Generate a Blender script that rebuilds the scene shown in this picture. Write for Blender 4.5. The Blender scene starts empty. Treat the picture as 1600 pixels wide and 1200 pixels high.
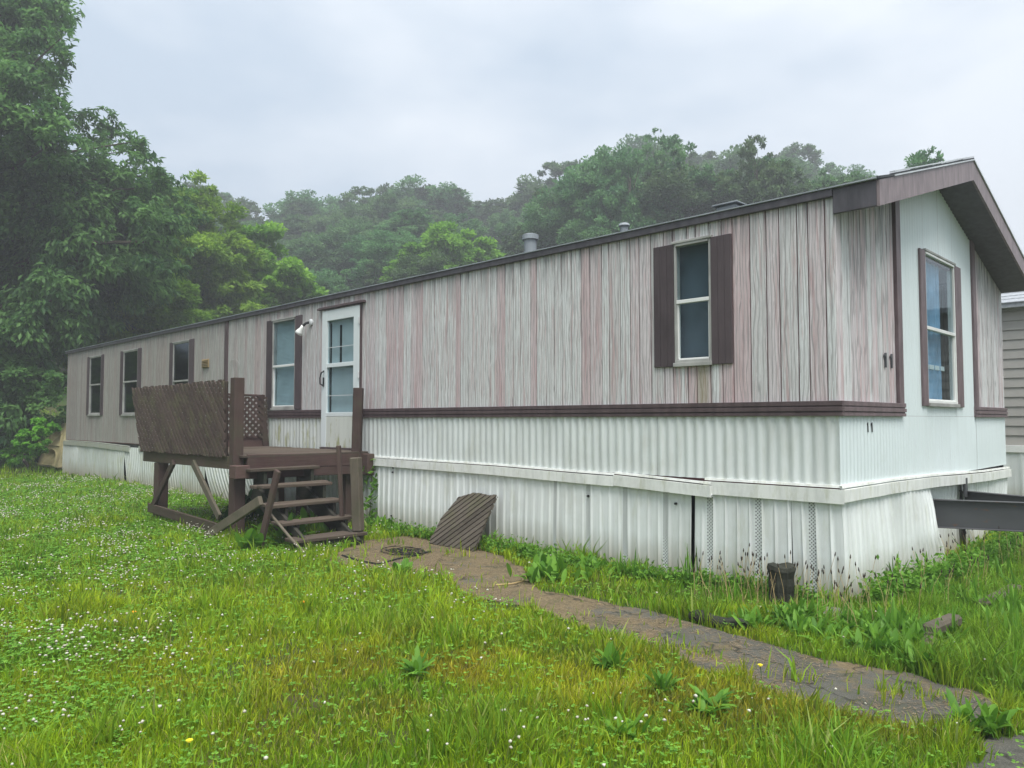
import bpy, bmesh, math, random
import numpy as np
from mathutils import Vector, Matrix
PI = math.pi
R = math.radians
random.seed(7)
rng = np.random.default_rng(11)
S = bpy.context.scene
COL = S.collection

# ------------------------------------------------------------------ camera, sky, sun, exposure
CAM = Vector((2.457, -6.291, 1.5))
YAW, PITCH, FPX = R(44.7), R(2.7), 1180.0
cd = bpy.data.cameras.new('camera'); cam = bpy.data.objects.new('camera', cd); COL.objects.link(cam)
cam.location = CAM; cam.rotation_euler = (PI/2 + PITCH, 0, YAW)
cd.sensor_width = 36; cd.lens = 36*FPX/1600; cd.clip_start = .05; cd.clip_end = 3000
S.camera = cam
S.render.resolution_x, S.render.resolution_y = 1024, 768
S.view_settings.view_transform = 'Standard'; S.view_settings.look = 'None'
S.view_settings.exposure = 1.25; S.view_settings.gamma = 1; S.view_settings.use_curve_mapping = False
SUN_EL, SUN_AZ = R(66), R(30)        # azimuth measured from +X towards -Y
W = bpy.data.worlds.new('World'); S.world = W; W.use_nodes = True
wn, wl = W.node_tree.nodes, W.node_tree.links
wn.clear()
wo = wn.new('ShaderNodeOutputWorld'); bg = wn.new('ShaderNodeBackground')
sky = wn.new('ShaderNodeTexSky'); sky.sky_type = 'NISHITA'; sky.sun_disc = False
sky.sun_elevation = SUN_EL; sky.sun_rotation = PI/2 + SUN_AZ; sky.dust_density = 3; sky.air_density = 1.0
tc = wn.new('ShaderNodeTexCoord')
mp = wn.new('ShaderNodeMapping'); mp.inputs['Scale'].default_value = (1.0, 1.0, 2.6)
n1 = wn.new('ShaderNodeTexNoise'); n1.inputs['Scale'].default_value = 1.5; n1.inputs['Detail'].default_value = 5; n1.inputs['Roughness'].default_value = .5
rp = wn.new('ShaderNodeValToRGB')
rp.color_ramp.elements[0].position = .42; rp.color_ramp.elements[0].color = (4.1, 4.95, 5.95, 1)
rp.color_ramp.elements[1].position = .60; rp.color_ramp.elements[1].color = (6.7, 7.15, 7.7, 1)
mx = wn.new('ShaderNodeMix'); mx.data_type = 'RGBA'; mx.inputs['Factor'].default_value = .93
wl.new(tc.outputs['Generated'], mp.inputs['Vector']); wl.new(mp.outputs[0], n1.inputs['Vector'])
wl.new(n1.outputs['Fac'], rp.inputs['Fac'])
wl.new(sky.outputs[0], mx.inputs['A']); wl.new(rp.outputs[0], mx.inputs['B'])
wl.new(mx.outputs['Result'], bg.inputs['Color']); bg.inputs['Strength'].default_value = .066
wl.new(bg.outputs[0], wo.inputs['Surface'])
sd = bpy.data.lights.new('sun', 'SUN'); sd.energy = 2.3; sd.angle = R(40); sd.color = (1, .975, .94)
sun = bpy.data.objects.new('sun', sd); COL.objects.link(sun)
sdir = Vector((math.cos(SUN_EL)*math.cos(SUN_AZ), -math.cos(SUN_EL)*math.sin(SUN_AZ), math.sin(SUN_EL)))
sun.rotation_euler = sdir.to_track_quat('Z', 'Y').to_euler()
try:
    S.cycles.volume_step_rate = 4; S.cycles.volume_bounces = 0; S.cycles.transparent_max_bounces = 12
except Exception: pass

# ------------------------------------------------------------------ surveying: photo measurement -> real place
RT = Vector((math.cos(YAW), math.sin(YAW), 0)); HF = Vector((-math.sin(YAW), math.cos(YAW), 0)); UP = Vector((0, 0, 1))
FW = HF*math.cos(PITCH) + UP*math.sin(PITCH); CU = UP*math.cos(PITCH) - HF*math.sin(PITCH)
def ray(x, y): return FW + RT*((x-800)/FPX) - CU*((y-600)/FPX)
def onY(x, y, Y=0.): d = ray(x, y); return CAM + d*((Y-CAM.y)/d.y)
def onX(x, y, X=0.): d = ray(x, y); return CAM + d*((X-CAM.x)/d.x)
def onZ(x, y, Z=0.): d = ray(x, y); return CAM + d*((Z-CAM.z)/d.z)
def atD(x, y, D): return CAM + ray(x, y)*D
def project(P):
    v = P - np.array(CAM); f = v@np.array(FW)
    return 800+FPX*(v@np.array(RT))/f, 600-FPX*(v@np.array(CU))/f, f

# ------------------------------------------------------------------ materials
def newmat(name):
    m = bpy.data.materials.new(name); m.use_nodes = True
    nt = m.node_tree; nt.nodes.clear()
    o = nt.nodes.new('ShaderNodeOutputMaterial'); b = nt.nodes.new('ShaderNodeBsdfPrincipled')
    nt.links.new(b.outputs[0], o.inputs['Surface'])
    return m, nt, b
class G:
    def __init__(s, name, rough=.7, spec=.3):
        s.m, s.t, s.b = newmat(name); s.b.inputs['Roughness'].default_value = rough
        s.b.inputs['Specular IOR Level'].default_value = spec
    def n(s, kind, **kw):
        n = s.t.nodes.new('ShaderNode'+kind)
        for k, v in kw.items():
            if hasattr(n, k) and k not in ('Scale',): setattr(n, k, v)
            else: n.inputs[k.replace('_', ' ')].default_value = v
        return n
    def l(s, a, b): s.t.links.new(a, b)
    def coords(s, scale=(1, 1, 1), kind='Object', rnd=0):
        c = s.n('TexCoord').outputs[kind] if kind != 'World' else s.n('NewGeometry').outputs['Position']
        if rnd:
            oi = s.n('ObjectInfo').outputs['Random']
            mu = s.n('Math', operation='MULTIPLY'); s.l(oi, mu.inputs[0]); mu.inputs[1].default_value = rnd
            cb = s.n('CombineXYZ'); s.l(mu.outputs[0], cb.inputs[0]); s.l(mu.outputs[0], cb.inputs[1]); s.l(mu.outputs[0], cb.inputs[2])
            va = s.n('VectorMath', operation='ADD'); s.l(c, va.inputs[0]); s.l(cb.outputs[0], va.inputs[1]); c = va.outputs[0]
        mpn = s.n('Mapping'); mpn.inputs['Scale'].default_value = scale; s.l(c, mpn.inputs['Vector']); return mpn.outputs[0]
    def noise(s, vec, scale=5, detail=4, rough=.5, dist=0):
        n = s.n('TexNoise'); n.inputs['Scale'].default_value = scale; n.inputs['Detail'].default_value = detail
        n.inputs['Roughness'].default_value = rough; n.inputs['Distortion'].default_value = dist
        s.l(vec, n.inputs['Vector']); return n.outputs['Fac']
    def ramp(s, f, stops, steps=False):
        r = s.n('ValToRGB'); e = r.color_ramp.elements
        if steps: r.color_ramp.interpolation = 'CONSTANT'
        while len(e) < len(stops): e.new(.5)
        for q, (p, c) in zip(e, stops):
            q.position = p; q.color = (c[0], c[1], c[2], 1) if hasattr(c, '__len__') else (c, c, c, 1)
        s.l(f, r.inputs['Fac']); return r.outputs[0]
    def mix(s, f, a, b, mode='MIX'):
        m = s.n('Mix'); m.data_type = 'RGBA'; m.blend_type = mode
        for inp, v in (('Factor', f), ('A', a), ('B', b)):
            if hasattr(v, 'is_linked') or isinstance(v, bpy.types.NodeSocket): s.l(v, m.inputs[inp])
            elif inp == 'Factor': m.inputs['Factor'].default_value = v
            else: m.inputs[inp].default_value = (v[0], v[1], v[2], 1)
        return m.outputs['Result']
    def math(s, op, a, b=None):
        m = s.n('Math', operation=op)
        for i, v in enumerate((a, b)):
            if v is None: continue
            if isinstance(v, bpy.types.NodeSocket): s.l(v, m.inputs[i])
            else: m.inputs[i].default_value = v
        return m.outputs[0]
    def color(s, c): s.l(c, s.b.inputs['Base Color']) if isinstance(c, bpy.types.NodeSocket) else setattr(s.b.inputs['Base Color'], 'default_value', (*c, 1)); return s
    def bump(s, h, d=.01, st=.5):
        b = s.n('Bump'); b.inputs['Distance'].default_value = d; b.inputs['Strength'].default_value = st
        s.l(h, b.inputs['Height']); s.l(b.outputs[0], s.b.inputs['Normal']); return s

def wood_mat(name, c1, c2, moss=None, mossamt=.5, axis=2, rough=.8, fine=1.):
    g = G(name, rough, .25)
    sc = [18*fine]*3; sc[axis] = 1.2*fine
    v = g.coords(sc, rnd=23)
    a = g.noise(v, 2.5, 6, .65, .6); b = g.noise(g.coords((3, 3, 3), rnd=11), 1.3, 3)
    c = g.mix(g.ramp(a, [(.3, 0), (.7, 1)]), c1, c2)
    c = g.mix(g.math('MULTIPLY', g.ramp(b, [(.4, 0), (.65, 1)]), .45), c, [x*.62 for x in c1])
    oi = g.n('ObjectInfo').outputs['Random']
    c = g.mix(g.math('MULTIPLY', oi, .5), c, [x*1.5 for x in c2])
    if moss:
        d = g.noise(g.coords((2, 2, 2), 'World'), 2.2, 5, .7)
        c = g.mix(g.math('MULTIPLY', g.ramp(d, [(.48, 0), (.62, 1)]), mossamt), c, moss)
    g.color(c); g.bump(a, .006, .8); return g.m

# siding: embossed, printed metal boards, faded from red-brown
def siding_mat():
    g = G('faded_siding', .62, .3)
    v = g.coords((26, 26, 1.1), rnd=40)
    grain = g.noise(v, 3.2, 6, .7, 1.3)
    w = g.n('TexWave', wave_type='BANDS', bands_direction='X'); w.inputs['Scale'].default_value = 9; w.inputs['Distortion'].default_value = 9
    w.inputs['Detail'].default_value = 2; w.inputs['Detail Scale'].default_value = 1.2
    g.l(g.coords((1, 1, .14), rnd=17), w.inputs['Vector'])
    oi = g.n('ObjectInfo').outputs['Random']
    base = g.ramp(oi, [(0, (.68, .70, .69)), (.16, (.66, .61, .615)), (.3, (.71, .73, .72)), (.44, (.64, .64, .63)), (.56, (.64, .54, .545)), (.68, (.69, .705, .695)), (.80, (.65, .59, .595)), (.88, (.70, .72, .71)), (.95, (.61, .50, .505)), (1, (.50, .39, .395))], True)
    big = g.noise(g.coords((13, 13, .55), rnd=31), 1.7, 6, .7, .5)
    c = g.mix(g.math('MULTIPLY', g.ramp(big, [(.50, 0), (.64, 1)]), .60), base, (.47, .25, .25))
    c = g.mix(g.math('MULTIPLY', g.ramp(grain, [(.42, 1), (.56, 0)]), .45), c, (.30, .265, .26))
    c = g.mix(g.math('MULTIPLY', g.ramp(w.outputs['Fac'], [(.0, 1), (.28, 0)]), .55), c, (.21, .20, .20))
    c = g.mix(g.math('MULTIPLY', g.ramp(grain, [(.60, 0), (.75, 1)]), .5), c, (.62, .64, .63))
    # the rear half of the house is dirtier and browner
    sx = g.n('SeparateXYZ'); g.l(g.n('NewGeometry').outputs['Position'], sx.inputs[0])
    mr = g.n('MapRange'); g.l(sx.outputs[0], mr.inputs['Value'])
    for k, q in (('From Min', -6.), ('From Max', -13.), ('To Min', 0.), ('To Max', .72)): mr.inputs[k].default_value = q
    old = g.mix(oi, (.155, .135, .11), (.235, .215, .185))
    old = g.mix(g.ramp(grain, [(.4, .0), (.7, .8)]), old, (.30, .28, .25))
    c = g.mix(mr.outputs[0], c, old)
    mxw = g.n('MapRange'); g.l(g.math('ABSOLUTE', g.math('ADD', sx.outputs[0], 1.24)), mxw.inputs['Value'])
    for k, q in (('From Min', .10), ('From Max', .02), ('To Min', 0.), ('To Max', 1.)): mxw.inputs[k].default_value = q
    bz = g.math('MULTIPLY', mxw.outputs[0], g.math('LESS_THAN', sx.outputs[2], 2.0))
    c = g.mix(g.math('MULTIPLY', bz, g.ramp(grain, [(.35, .9), (.7, .25)])), c, (.26, .23, .12))
    # dirt washing down under the eave
    mz = g.n('MapRange'); g.l(sx.outputs[2], mz.inputs['Value'])
    for k, q in (('From Min', 2.95), ('From Max', 3.4), ('To Min', 0.), ('To Max', .75)): mz.inputs[k].default_value = q
    st = g.noise(g.coords((9, 9, .7), 'World'), 2, 4, .6)
    c = g.mix(g.math('MULTIPLY', mz.outputs[0], g.ramp(st, [(.4, 0), (.6, 1)])), c, (.13, .14, .14))
    g.color(c); hh = g.math('ADD', grain, g.math('MULTIPLY', w.outputs['Fac'], .35)); g.bump(hh, .003, .6); return g.m

def white_metal(name, tint=(.74, .78, .76), dirt=.35, green=.0, stz=.5):
    g = G(name, .45, .4)
    st = g.noise(g.coords((8, 8, stz), 'World'), 1.6, 5, .6, .2)
    bl = g.noise(g.coords((1.3, 1.3, 1.6), 'World'), 1.5, 5, .65)
    c = g.mix(g.math('MULTIPLY', g.ramp(st, [(.45, 0), (.72, 1)]), dirt), tint, (.38, .40, .37))
    c = g.mix(g.math('MULTIPLY', g.ramp(bl, [(.5, 0), (.75, 1)]), dirt*.8), c, (.48, .48, .42))
    oi = g.n('ObjectInfo').outputs['Random']
    c = g.mix(g.math('MULTIPLY', oi, .13), c, (.45, .48, .47))
    if green:
        gn = g.noise(g.coords((5, 5, 1.2), 'World'), 1.7, 4, .7)
        c = g.mix(g.math('MULTIPLY', g.ramp(gn, [(.53, 0), (.66, 1)]), green), c, (.30, .31, .12))
    # splashed soil on the lowest hand's breadth
    sx = g.n('SeparateXYZ'); g.l(g.n('NewGeometry').outputs['Position'], sx.inputs[0])
    mr = g.n('MapRange'); g.l(g.math('ADD', sx.outputs[2], g.math('MULTIPLY', st, -.25)), mr.inputs['Value'])
    for k, q in (('From Min', .26), ('From Max', -.10), ('To Min', 0.), ('To Max', .8)): mr.inputs[k].default_value = q
    c = g.mix(mr.outputs[0], c, (.30, .27, .19))
    g.color(c); g.bump(bl, .01, .25); return g.m

def vent_metal():
    g = G('perforated_vent', .5, .3)
    w1 = g.n('TexVoronoi'); w1.inputs['Scale'].default_value = 1; w1.inputs['Randomness'].default_value = 0
    mpn = g.n('Mapping'); mpn.inputs['Rotation'].default_value = (0, R(45), 0); mpn.inputs['Scale'].default_value = (46, 0, 46)
    g.l(g.n('NewGeometry').outputs['Position'], mpn.inputs['Vector']); g.l(mpn.outputs[0], w1.inputs['Vector'])
    g.color(g.ramp(w1.outputs['Distance'], [(.24, (.16, .16, .16)), (.38, (.66, .69, .67))])); return g.m

def paint_brown(name, c=(.085, .06, .062)):
    g = G(name, .5, .35); a = g.noise(g.coords((6, 6, 1.5), 'World', 0), 2.5, 5, .6)
    g.color(g.mix(g.ramp(a, [(.35, 0), (.7, 1)]), [x*.8 for x in c], [x*1.35 for x in c])); g.bump(a, .003, .4); return g.m

def simple(name, c, rough=.6, var=.2, metal=0, sc=4):
    g = G(name, rough, .35); a = g.noise(g.coords(), sc, 4)
    g.color(g.mix(g.ramp(a, [(.3, 0), (.7, 1)]), [x*(1-var) for x in c], [min(1, x*(1+var)) for x in c])); g.b.inputs['Metallic'].default_value = metal
    return g.m

def glass_mat(name, tint=(.55, .62, .62), ior=1.5):
    m = bpy.data.materials.new(name); m.use_nodes = True; nt = m.node_tree; nt.nodes.clear()
    o = nt.nodes.new('ShaderNodeOutputMaterial'); mixs = nt.nodes.new('ShaderNodeMixShader')
    t = nt.nodes.new('ShaderNodeBsdfTransparent'); t.inputs[0].default_value = (*tint, 1)
    gl = nt.nodes.new('ShaderNodeBsdfGlossy'); gl.inputs['Roughness'].default_value = .06; gl.inputs['Color'].default_value = (.8, .88, .92, 1)
    fr = nt.nodes.new('ShaderNodeFresnel'); fr.inputs[0].default_value = ior
    nz = nt.nodes.new('ShaderNodeTexNoise'); nz.inputs['Scale'].default_value = 3
    bp = nt.nodes.new('ShaderNodeBump'); bp.inputs['Distance'].default_value = .01; bp.inputs['Strength'].default_value = .15
    nt.links.new(nz.outputs[0], bp.inputs['Height']); nt.links.new(bp.outputs[0], gl.inputs['Normal'])
    ge = nt.nodes.new('ShaderNodeNewGeometry'); sb = nt.nodes.new('ShaderNodeMath'); sb.operation = 'SUBTRACT'; sb.inputs[0].default_value = 1; nt.links.new(ge.outputs['Backfacing'], sb.inputs[1])
    mu = nt.nodes.new('ShaderNodeMath'); mu.operation = 'MULTIPLY'; nt.links.new(fr.outputs[0], mu.inputs[0]); nt.links.new(sb.outputs[0], mu.inputs[1])   # only the outer face mirrors
    nt.links.new(mu.outputs[0], mixs.inputs[0]); nt.links.new(t.outputs[0], mixs.inputs[1]); nt.links.new(gl.outputs[0], mixs.inputs[2])
    nt.links.new(mixs.outputs[0], o.inputs['Surface']); return m

def leaf_mat(name, c1, c2, transl=.35, attr=True, rough=.5, objvar=.0, spec=.25):
    """leaf colour between c1 and c2 by the leaf's own 'tone' attribute"""
    m = bpy.data.materials.new(name); m.use_nodes = True; nt = m.node_tree; nt.nodes.clear()
    o = nt.nodes.new('ShaderNodeOutputMaterial'); b = nt.nodes.new('ShaderNodeBsdfPrincipled')
    b.inputs['Roughness'].default_value = rough; b.inputs['Specular IOR Level'].default_value = spec
    tr = nt.nodes.new('ShaderNodeBsdfTranslucent'); ms = nt.nodes.new('ShaderNodeMixShader'); ms.inputs[0].default_value = transl
    a = nt.nodes.new('ShaderNodeAttribute'); a.attribute_name = 'tone'
    mixc = nt.nodes.new('ShaderNodeMix'); mixc.data_type = 'RGBA'
    mixc.inputs['A'].default_value = (*c1, 1); mixc.inputs['B'].default_value = (*c2, 1)
    nt.links.new(a.outputs['Fac'], mixc.inputs['Factor']); out = mixc.outputs['Result']
    if objvar:
        oi = nt.nodes.new('ShaderNodeObjectInfo'); hs = nt.nodes.new('ShaderNodeHueSaturation')
        r1 = nt.nodes.new('ShaderNodeMapRange'); r1.inputs['To Min'].default_value = 1-objvar; r1.inputs['To Max'].default_value = 1+objvar
        r2 = nt.nodes.new('ShaderNodeMapRange'); r2.inputs['To Min'].default_value = .475; r2.inputs['To Max'].default_value = .515
        nt.links.new(oi.outputs['Random'], r1.inputs['Value']); nt.links.new(oi.outputs['Random'], r2.inputs['Value'])
        nt.links.new(r1.outputs[0], hs.inputs['Value']); nt.links.new(r2.outputs[0], hs.inputs['Hue']); nt.links.new(out, hs.inputs['Color']); out = hs.outputs[0]
    nt.links.new(out, b.inputs['Base Color']); nt.links.new(out, tr.inputs['Color'])
    nt.links.new(b.outputs[0], ms.inputs[1]); nt.links.new(tr.outputs[0], ms.inputs[2]); nt.links.new(ms.outputs[0], o.inputs['Surface'])
    return m

def grass_mat(name):
    m = bpy.data.materials.new(name); m.use_nodes = True; nt = m.node_tree; nt.nodes.clear()
    o = nt.nodes.new('ShaderNodeOutputMaterial'); b = nt.nodes.new('ShaderNodeBsdfPrincipled')
    b.inputs['Roughness'].default_value = .55; b.inputs['Specular IOR Level'].default_value = .2
    tr = nt.nodes.new('ShaderNodeBsdfTranslucent'); ms = nt.nodes.new('ShaderNodeMixShader'); ms.inputs[0].default_value = .4
    a = nt.nodes.new('ShaderNodeAttribute'); a.attribute_name = 'blade'
    nt.links.new(a.outputs['Color'], b.inputs['Base Color']); nt.links.new(a.outputs['Color'], tr.inputs['Color'])
    nt.links.new(b.outputs[0], ms.inputs[1]); nt.links.new(tr.outputs[0], ms.inputs[2]); nt.links.new(ms.outputs[0], o.inputs['Surface'])
    return m

M = {}
M['siding'] = siding_mat()
M['core'] = simple('red_groove_paint', (.19, .075, .075), .7)
M['corr'] = white_metal('corrugated_white_metal', (.70, .74, .72), .46, .10)
M['corr_end'] = white_metal('end_white_metal', (.72, .80, .80), .12)
M['corr_green'] = white_metal('mildewed_white_metal', (.64, .68, .64), .4, .75)
M['skirt'] = white_metal('skirting_vinyl', (.80, .83, .81), .42, .16, .35)
M['skirt_old'] = white_metal('old_skirting', (.50, .54, .50), .6, .35, .35)
M['skirt_trim'] = white_metal('skirting_trim', (.82, .83, .79), .38, .30, 2)
M['trim_old'] = white_metal('old_trim', (.40, .41, .35), .6, .3, 2)
M['vent'] = vent_metal()
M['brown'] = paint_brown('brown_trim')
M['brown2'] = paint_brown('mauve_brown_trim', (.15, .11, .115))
M['fascia'] = paint_brown('fascia_brown', (.20, .16, .165))
M['soffit'] = paint_brown('soffit_brown', (.075, .07, .08))
M['shutter'] = wood_mat('shutter_brown', (.055, .042, .045), (.085, .066, .07), None, .5, 2, .6)
M['frame'] = simple('window_frame_white', (.74, .75, .72), .4, .08)
M['frame_grey'] = simple('window_sill_grey', (.33, .33, .31), .6, .25)
M['glass'] = glass_mat('window_glass')
M['glass_dark'] = glass_mat('window_glass_dark', (.25, .30, .28))
M['glass_clear'] = glass_mat('clear_glass', (.86, .92, .94), 1.42)
M['curtain'] = simple('blue_grey_curtain', (.22, .36, .50), .9, .25)
M['shade'] = simple('dark_blue_shade', (.095, .12, .14), .9, .12)
M['blind'] = simple('grey_blind', (.50, .58, .58), .8, .1)
M['inner'] = simple('inner_door_paint', (.50, .54, .53), .6, .08)
M['dark'] = simple('dark_void', (.012, .014, .014), .9)
M['wall_in'] = simple('room_wall', (.20, .20, .19), .9)
M['door'] = white_metal('storm_door_white', (.74, .80, .80), .10)
M['door_low'] = white_metal('storm_door_mildew', (.66, .69, .62), .3, .9)
M['black'] = simple('black_plastic', (.015, .015, .016), .45)
g = G('dark_steel', .55, .4); sv = g.coords((1, 1, 2), 'World'); sn = g.noise(sv, 9, 7, .75)
g.color(g.mix(g.ramp(sn, [(.60, 0), (.68, .8)]), g.mix(g.noise(sv, 2.5, 3), (.04, .042, .046), (.085, .088, .092)), (.13, .065, .035))); g.bump(sn, .003, .4); M['steel'] = g.m
M['alu'] = simple('light_aluminium', (.62, .64, .64), .4, .1)
M['vpipe'] = simple('grey_pipe', (.26, .29, .31), .5, .2)
M['shingle'] = simple('dark_shingle', (.055, .06, .065), .9, .4, 0, 30)
M['drip'] = simple('drip_edge', (.50, .53, .55), .4, .2)
M['brass'] = simple('tan_vent', (.32, .24, .13), .6, .3)
M['deckwood'] = wood_mat('deck_brown_wood', (.050, .032, .028), (.080, .053, .045), (.07, .075, .04), .35, 2)
M['deckwood_x'] = wood_mat('deck_brown_wood_x', (.050, .036, .028), (.082, .060, .046), (.075, .08, .04), .45, 0)
M['step_dark'] = wood_mat('shaded_step_wood', (.022, .022, .018), (.05, .045, .036), (.03, .045, .025), .5, 0)  # near-black green puts the shadow under the treads into the wood colour
M['deckwood_y'] = wood_mat('deck_brown_wood_y', (.064, .037, .033), (.10, .062, .055), (.07, .07, .04), .25, 1)
M['tread'] = wood_mat('tread_wood', (.045, .034, .027), (.105, .080, .062), (.08, .08, .045), .3, 1)
M['grey_wood'] = wood_mat('weathered_post', (.060, .050, .038), (.13, .11, .082), (.07, .075, .04), .5, 2)
M['slat'] = wood_mat('lattice_slat_brown', (.062, .043, .038), (.095, .068, .058), (.12, .115, .062), .55, 0)
M['slat_old'] = wood_mat('lattice_slat_old', (.055, .046, .036), (.105, .09, .07), (.095, .10, .045), .45, 0)
M['tan'] = wood_mat('tan_board', (.24, .20, .10), (.34, .29, .16), (.18, .19, .07), .5, 2, .8, .4)
M['bark'] = wood_mat('bark', (.045, .038, .028), (.10, .085, .065), (.06, .07, .04), .4, 2)
M['stone'] = simple('grey_stone', (.17, .16, .145), .9, .35, 0, 9)
M['rot'] = wood_mat('rotten_black_log', (.012, .014, .010), (.040, .042, .030), None, .5, 0)
M['nsiding'] = simple('grey_lap_siding', (.36, .345, .315), .6, .06)
M['nroof'] = simple('grey_neighbour_roof', (.33, .35, .37), .8, .2, 0, 20)
M['grass'] = grass_mat('grass_blades')
M['leafA'] = leaf_mat('dark_leaf', (.036, .112, .038), (.17, .34, .085), .5)
M['leafB'] = leaf_mat('bright_leaf', (.10, .27, .028), (.27, .53, .060), .5, objvar=.1)
M['leafF'] = leaf_mat('forest_leaf', (.044, .122, .048), (.15, .28, .10), .45, objvar=.36)
M['leafW'] = leaf_mat('weed_leaf', (.075, .20, .020), (.19, .39, .042), .42)
M['flower'] = leaf_mat('clover_white', (.33, .29, .20), (.70, .69, .58), .2, rough=.7)
M['orange'] = simple('orange_petal', (.85, .38, .02), .6, .1)
M['seed'] = simple('seed_head', (.035, .022, .015), .8, .3)
M['straw'] = simple('dry_straw', (.45, .33, .16), .8, .3)

# ------------------------------------------------------------------ builders
def tag(o, label=None, cat=None, group=None, kind=None):
    if label: o['label'] = label
    if cat: o['category'] = cat
    if group: o['group'] = group
    if kind: o['kind'] = kind
    return o
def thing(name, label, cat, loc=(0, 0, 0), group=None):
    o = bpy.data.objects.new(name, None); COL.objects.link(o); o.location = loc; o.empty_display_size = .2
    return tag(o, label, cat, group)
def root_loc(o):
    v = Vector((0, 0, 0))
    while o is not None: v += o.location; o = o.parent
    return v
class MB:
    def __init__(s): s.v = []; s.f = []
    def add(s, vs, fs):
        n = len(s.v); s.v += [tuple(v) for v in vs]; s.f += [tuple(i+n for i in f) for f in fs]; return s
    def box(s, x0, y0, z0, x1, y1, z1, ch=0.):
        c = Vector(((x0+x1)/2, (y0+y1)/2, (z0+z1)/2)); return s.obox(c, (abs(x1-x0), abs(y1-y0), abs(z1-z0)), None, ch)
    def obox(s, c, size, rot=None, ch=0.):
        hx, hy, hz = [q/2 for q in size]; c = Vector(c)
        if ch <= 0:
            vs = [Vector((a, b, d)) for d in (-hz, hz) for b in (-hy, hy) for a in (-hx, hx)]
            fs = [(0, 2, 3, 1), (4, 5, 7, 6), (0, 1, 5, 4), (2, 6, 7, 3), (0, 4, 6, 2), (1, 3, 7, 5)]
        else:
            ch = min(ch, hx*.45, hy*.45, hz*.45); vs = []; idx = {}
            for sx in (-1, 1):
                for sy in (-1, 1):
                    for sz in (-1, 1):
                        for ax in range(3):
                            p = [sx*(hx-ch), sy*(hy-ch), sz*(hz-ch)]; p[ax] = (sx*hx, sy*hy, sz*hz)[ax]
                            idx[(sx, sy, sz, ax)] = len(vs); vs.append(Vector(p))
            fs = []
            for ax in range(3):
                o1, o2 = (ax+1) % 3, (ax+2) % 3
                for sg in (-1, 1):
                    q = []
                    for a, b in ((-1, -1), (1, -1), (1, 1), (-1, 1)):
                        k = [0, 0, 0]; k[ax] = sg; k[o1] = a; k[o2] = b; q.append(idx[(*k, ax)])
                    fs.append(q if sg > 0 else q[::-1])
                for a in (-1, 1):
                    for b in (-1, 1):
                        k1 = [0, 0, 0]; k1[ax] = -1; k1[o1] = a; k1[o2] = b; k2 = list(k1); k2[ax] = 1
                        q = [idx[(*k1, o1)], idx[(*k2, o1)], idx[(*k2, o2)], idx[(*k1, o2)]]
                        fs.append(q if a*b < 0 else q[::-1])
            for sx in (-1, 1):
                for sy in (-1, 1):
                    for sz in (-1, 1):
                        q = [idx[(sx, sy, sz, 0)], idx[(sx, sy, sz, 1)], idx[(sx, sy, sz, 2)]]
                        fs.append(q if sx*sy*sz > 0 else q[::-1])
        if rot is not None: vs = [rot @ v for v in vs]
        return s.add([v+c for v in vs], fs)
    def beam(s, p, q, w, h, ch=.006, upv=(0, 0, 1)):
        """timber from p to q: w across, h along upv"""
        p, q = Vector(p), Vector(q); d = (q-p); L = d.length; x = d.normalized(); u = Vector(upv)
        y = u.cross(x)
        if y.length < 1e-4: y = Vector((0, 1, 0)).cross(x)
        y.normalize(); z = x.cross(y)
        return s.obox((p+q)/2, (L, w, h), Matrix((x, y, z)).transposed(), ch)
    def tube(s, pts, rad, n=8, cap=True):
        pts = [Vector(p) for p in pts]; rad = rad if hasattr(rad, '__len__') else [rad]*len(pts)
        rings = []; t0 = None
        for i, p in enumerate(pts):
            t = (pts[min(i+1, len(pts)-1)]-pts[max(i-1, 0)]).normalized()
            a = t.orthogonal().normalized() if t0 is None else (t0 - t*t0.dot(t)).normalized()
            t0 = a; b = t.cross(a)
            rings.append([p+(a*math.cos(2*PI*k/n)+b*math.sin(2*PI*k/n))*rad[i] for k in range(n)])
        vs = [v for r in rings for v in r]
        fs = [(i*n+k, i*n+(k+1) % n, (i+1)*n+(k+1) % n, (i+1)*n+k) for i in range(len(pts)-1) for k in range(n)]
        if cap: fs += [tuple(range(n))[::-1], tuple((len(pts)-1)*n+k for k in range(n))]
        return s.add(vs, fs)
    def prism(s, poly, nrm, th):
        """polygon (list of Vector) given thickness th along nrm"""
        nrm = Vector(nrm); n = len(poly); vs = [Vector(p) for p in poly]+[Vector(p)+nrm*th for p in poly]
        fs = [tuple(range(n))[::-1], tuple(range(n, 2*n))]+[(i, (i+1) % n, n+(i+1) % n, n+i) for i in range(n)]
        return s.add(vs, fs)
    def build(s, name, mat, parent=None, smooth=False):
        off = root_loc(parent) if parent else Vector((0, 0, 0))
        me = bpy.data.meshes.new(name); me.from_pydata([(v[0]-off.x, v[1]-off.y, v[2]-off.z) for v in s.v], [], s.f)
        me.materials.append(mat)
        if smooth: me.polygons.foreach_set('use_smooth', [True]*len(me.polygons))
        me.update(); o = bpy.data.objects.new(name, me); COL.objects.link(o)
        if parent: o.parent = parent
        return o
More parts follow.
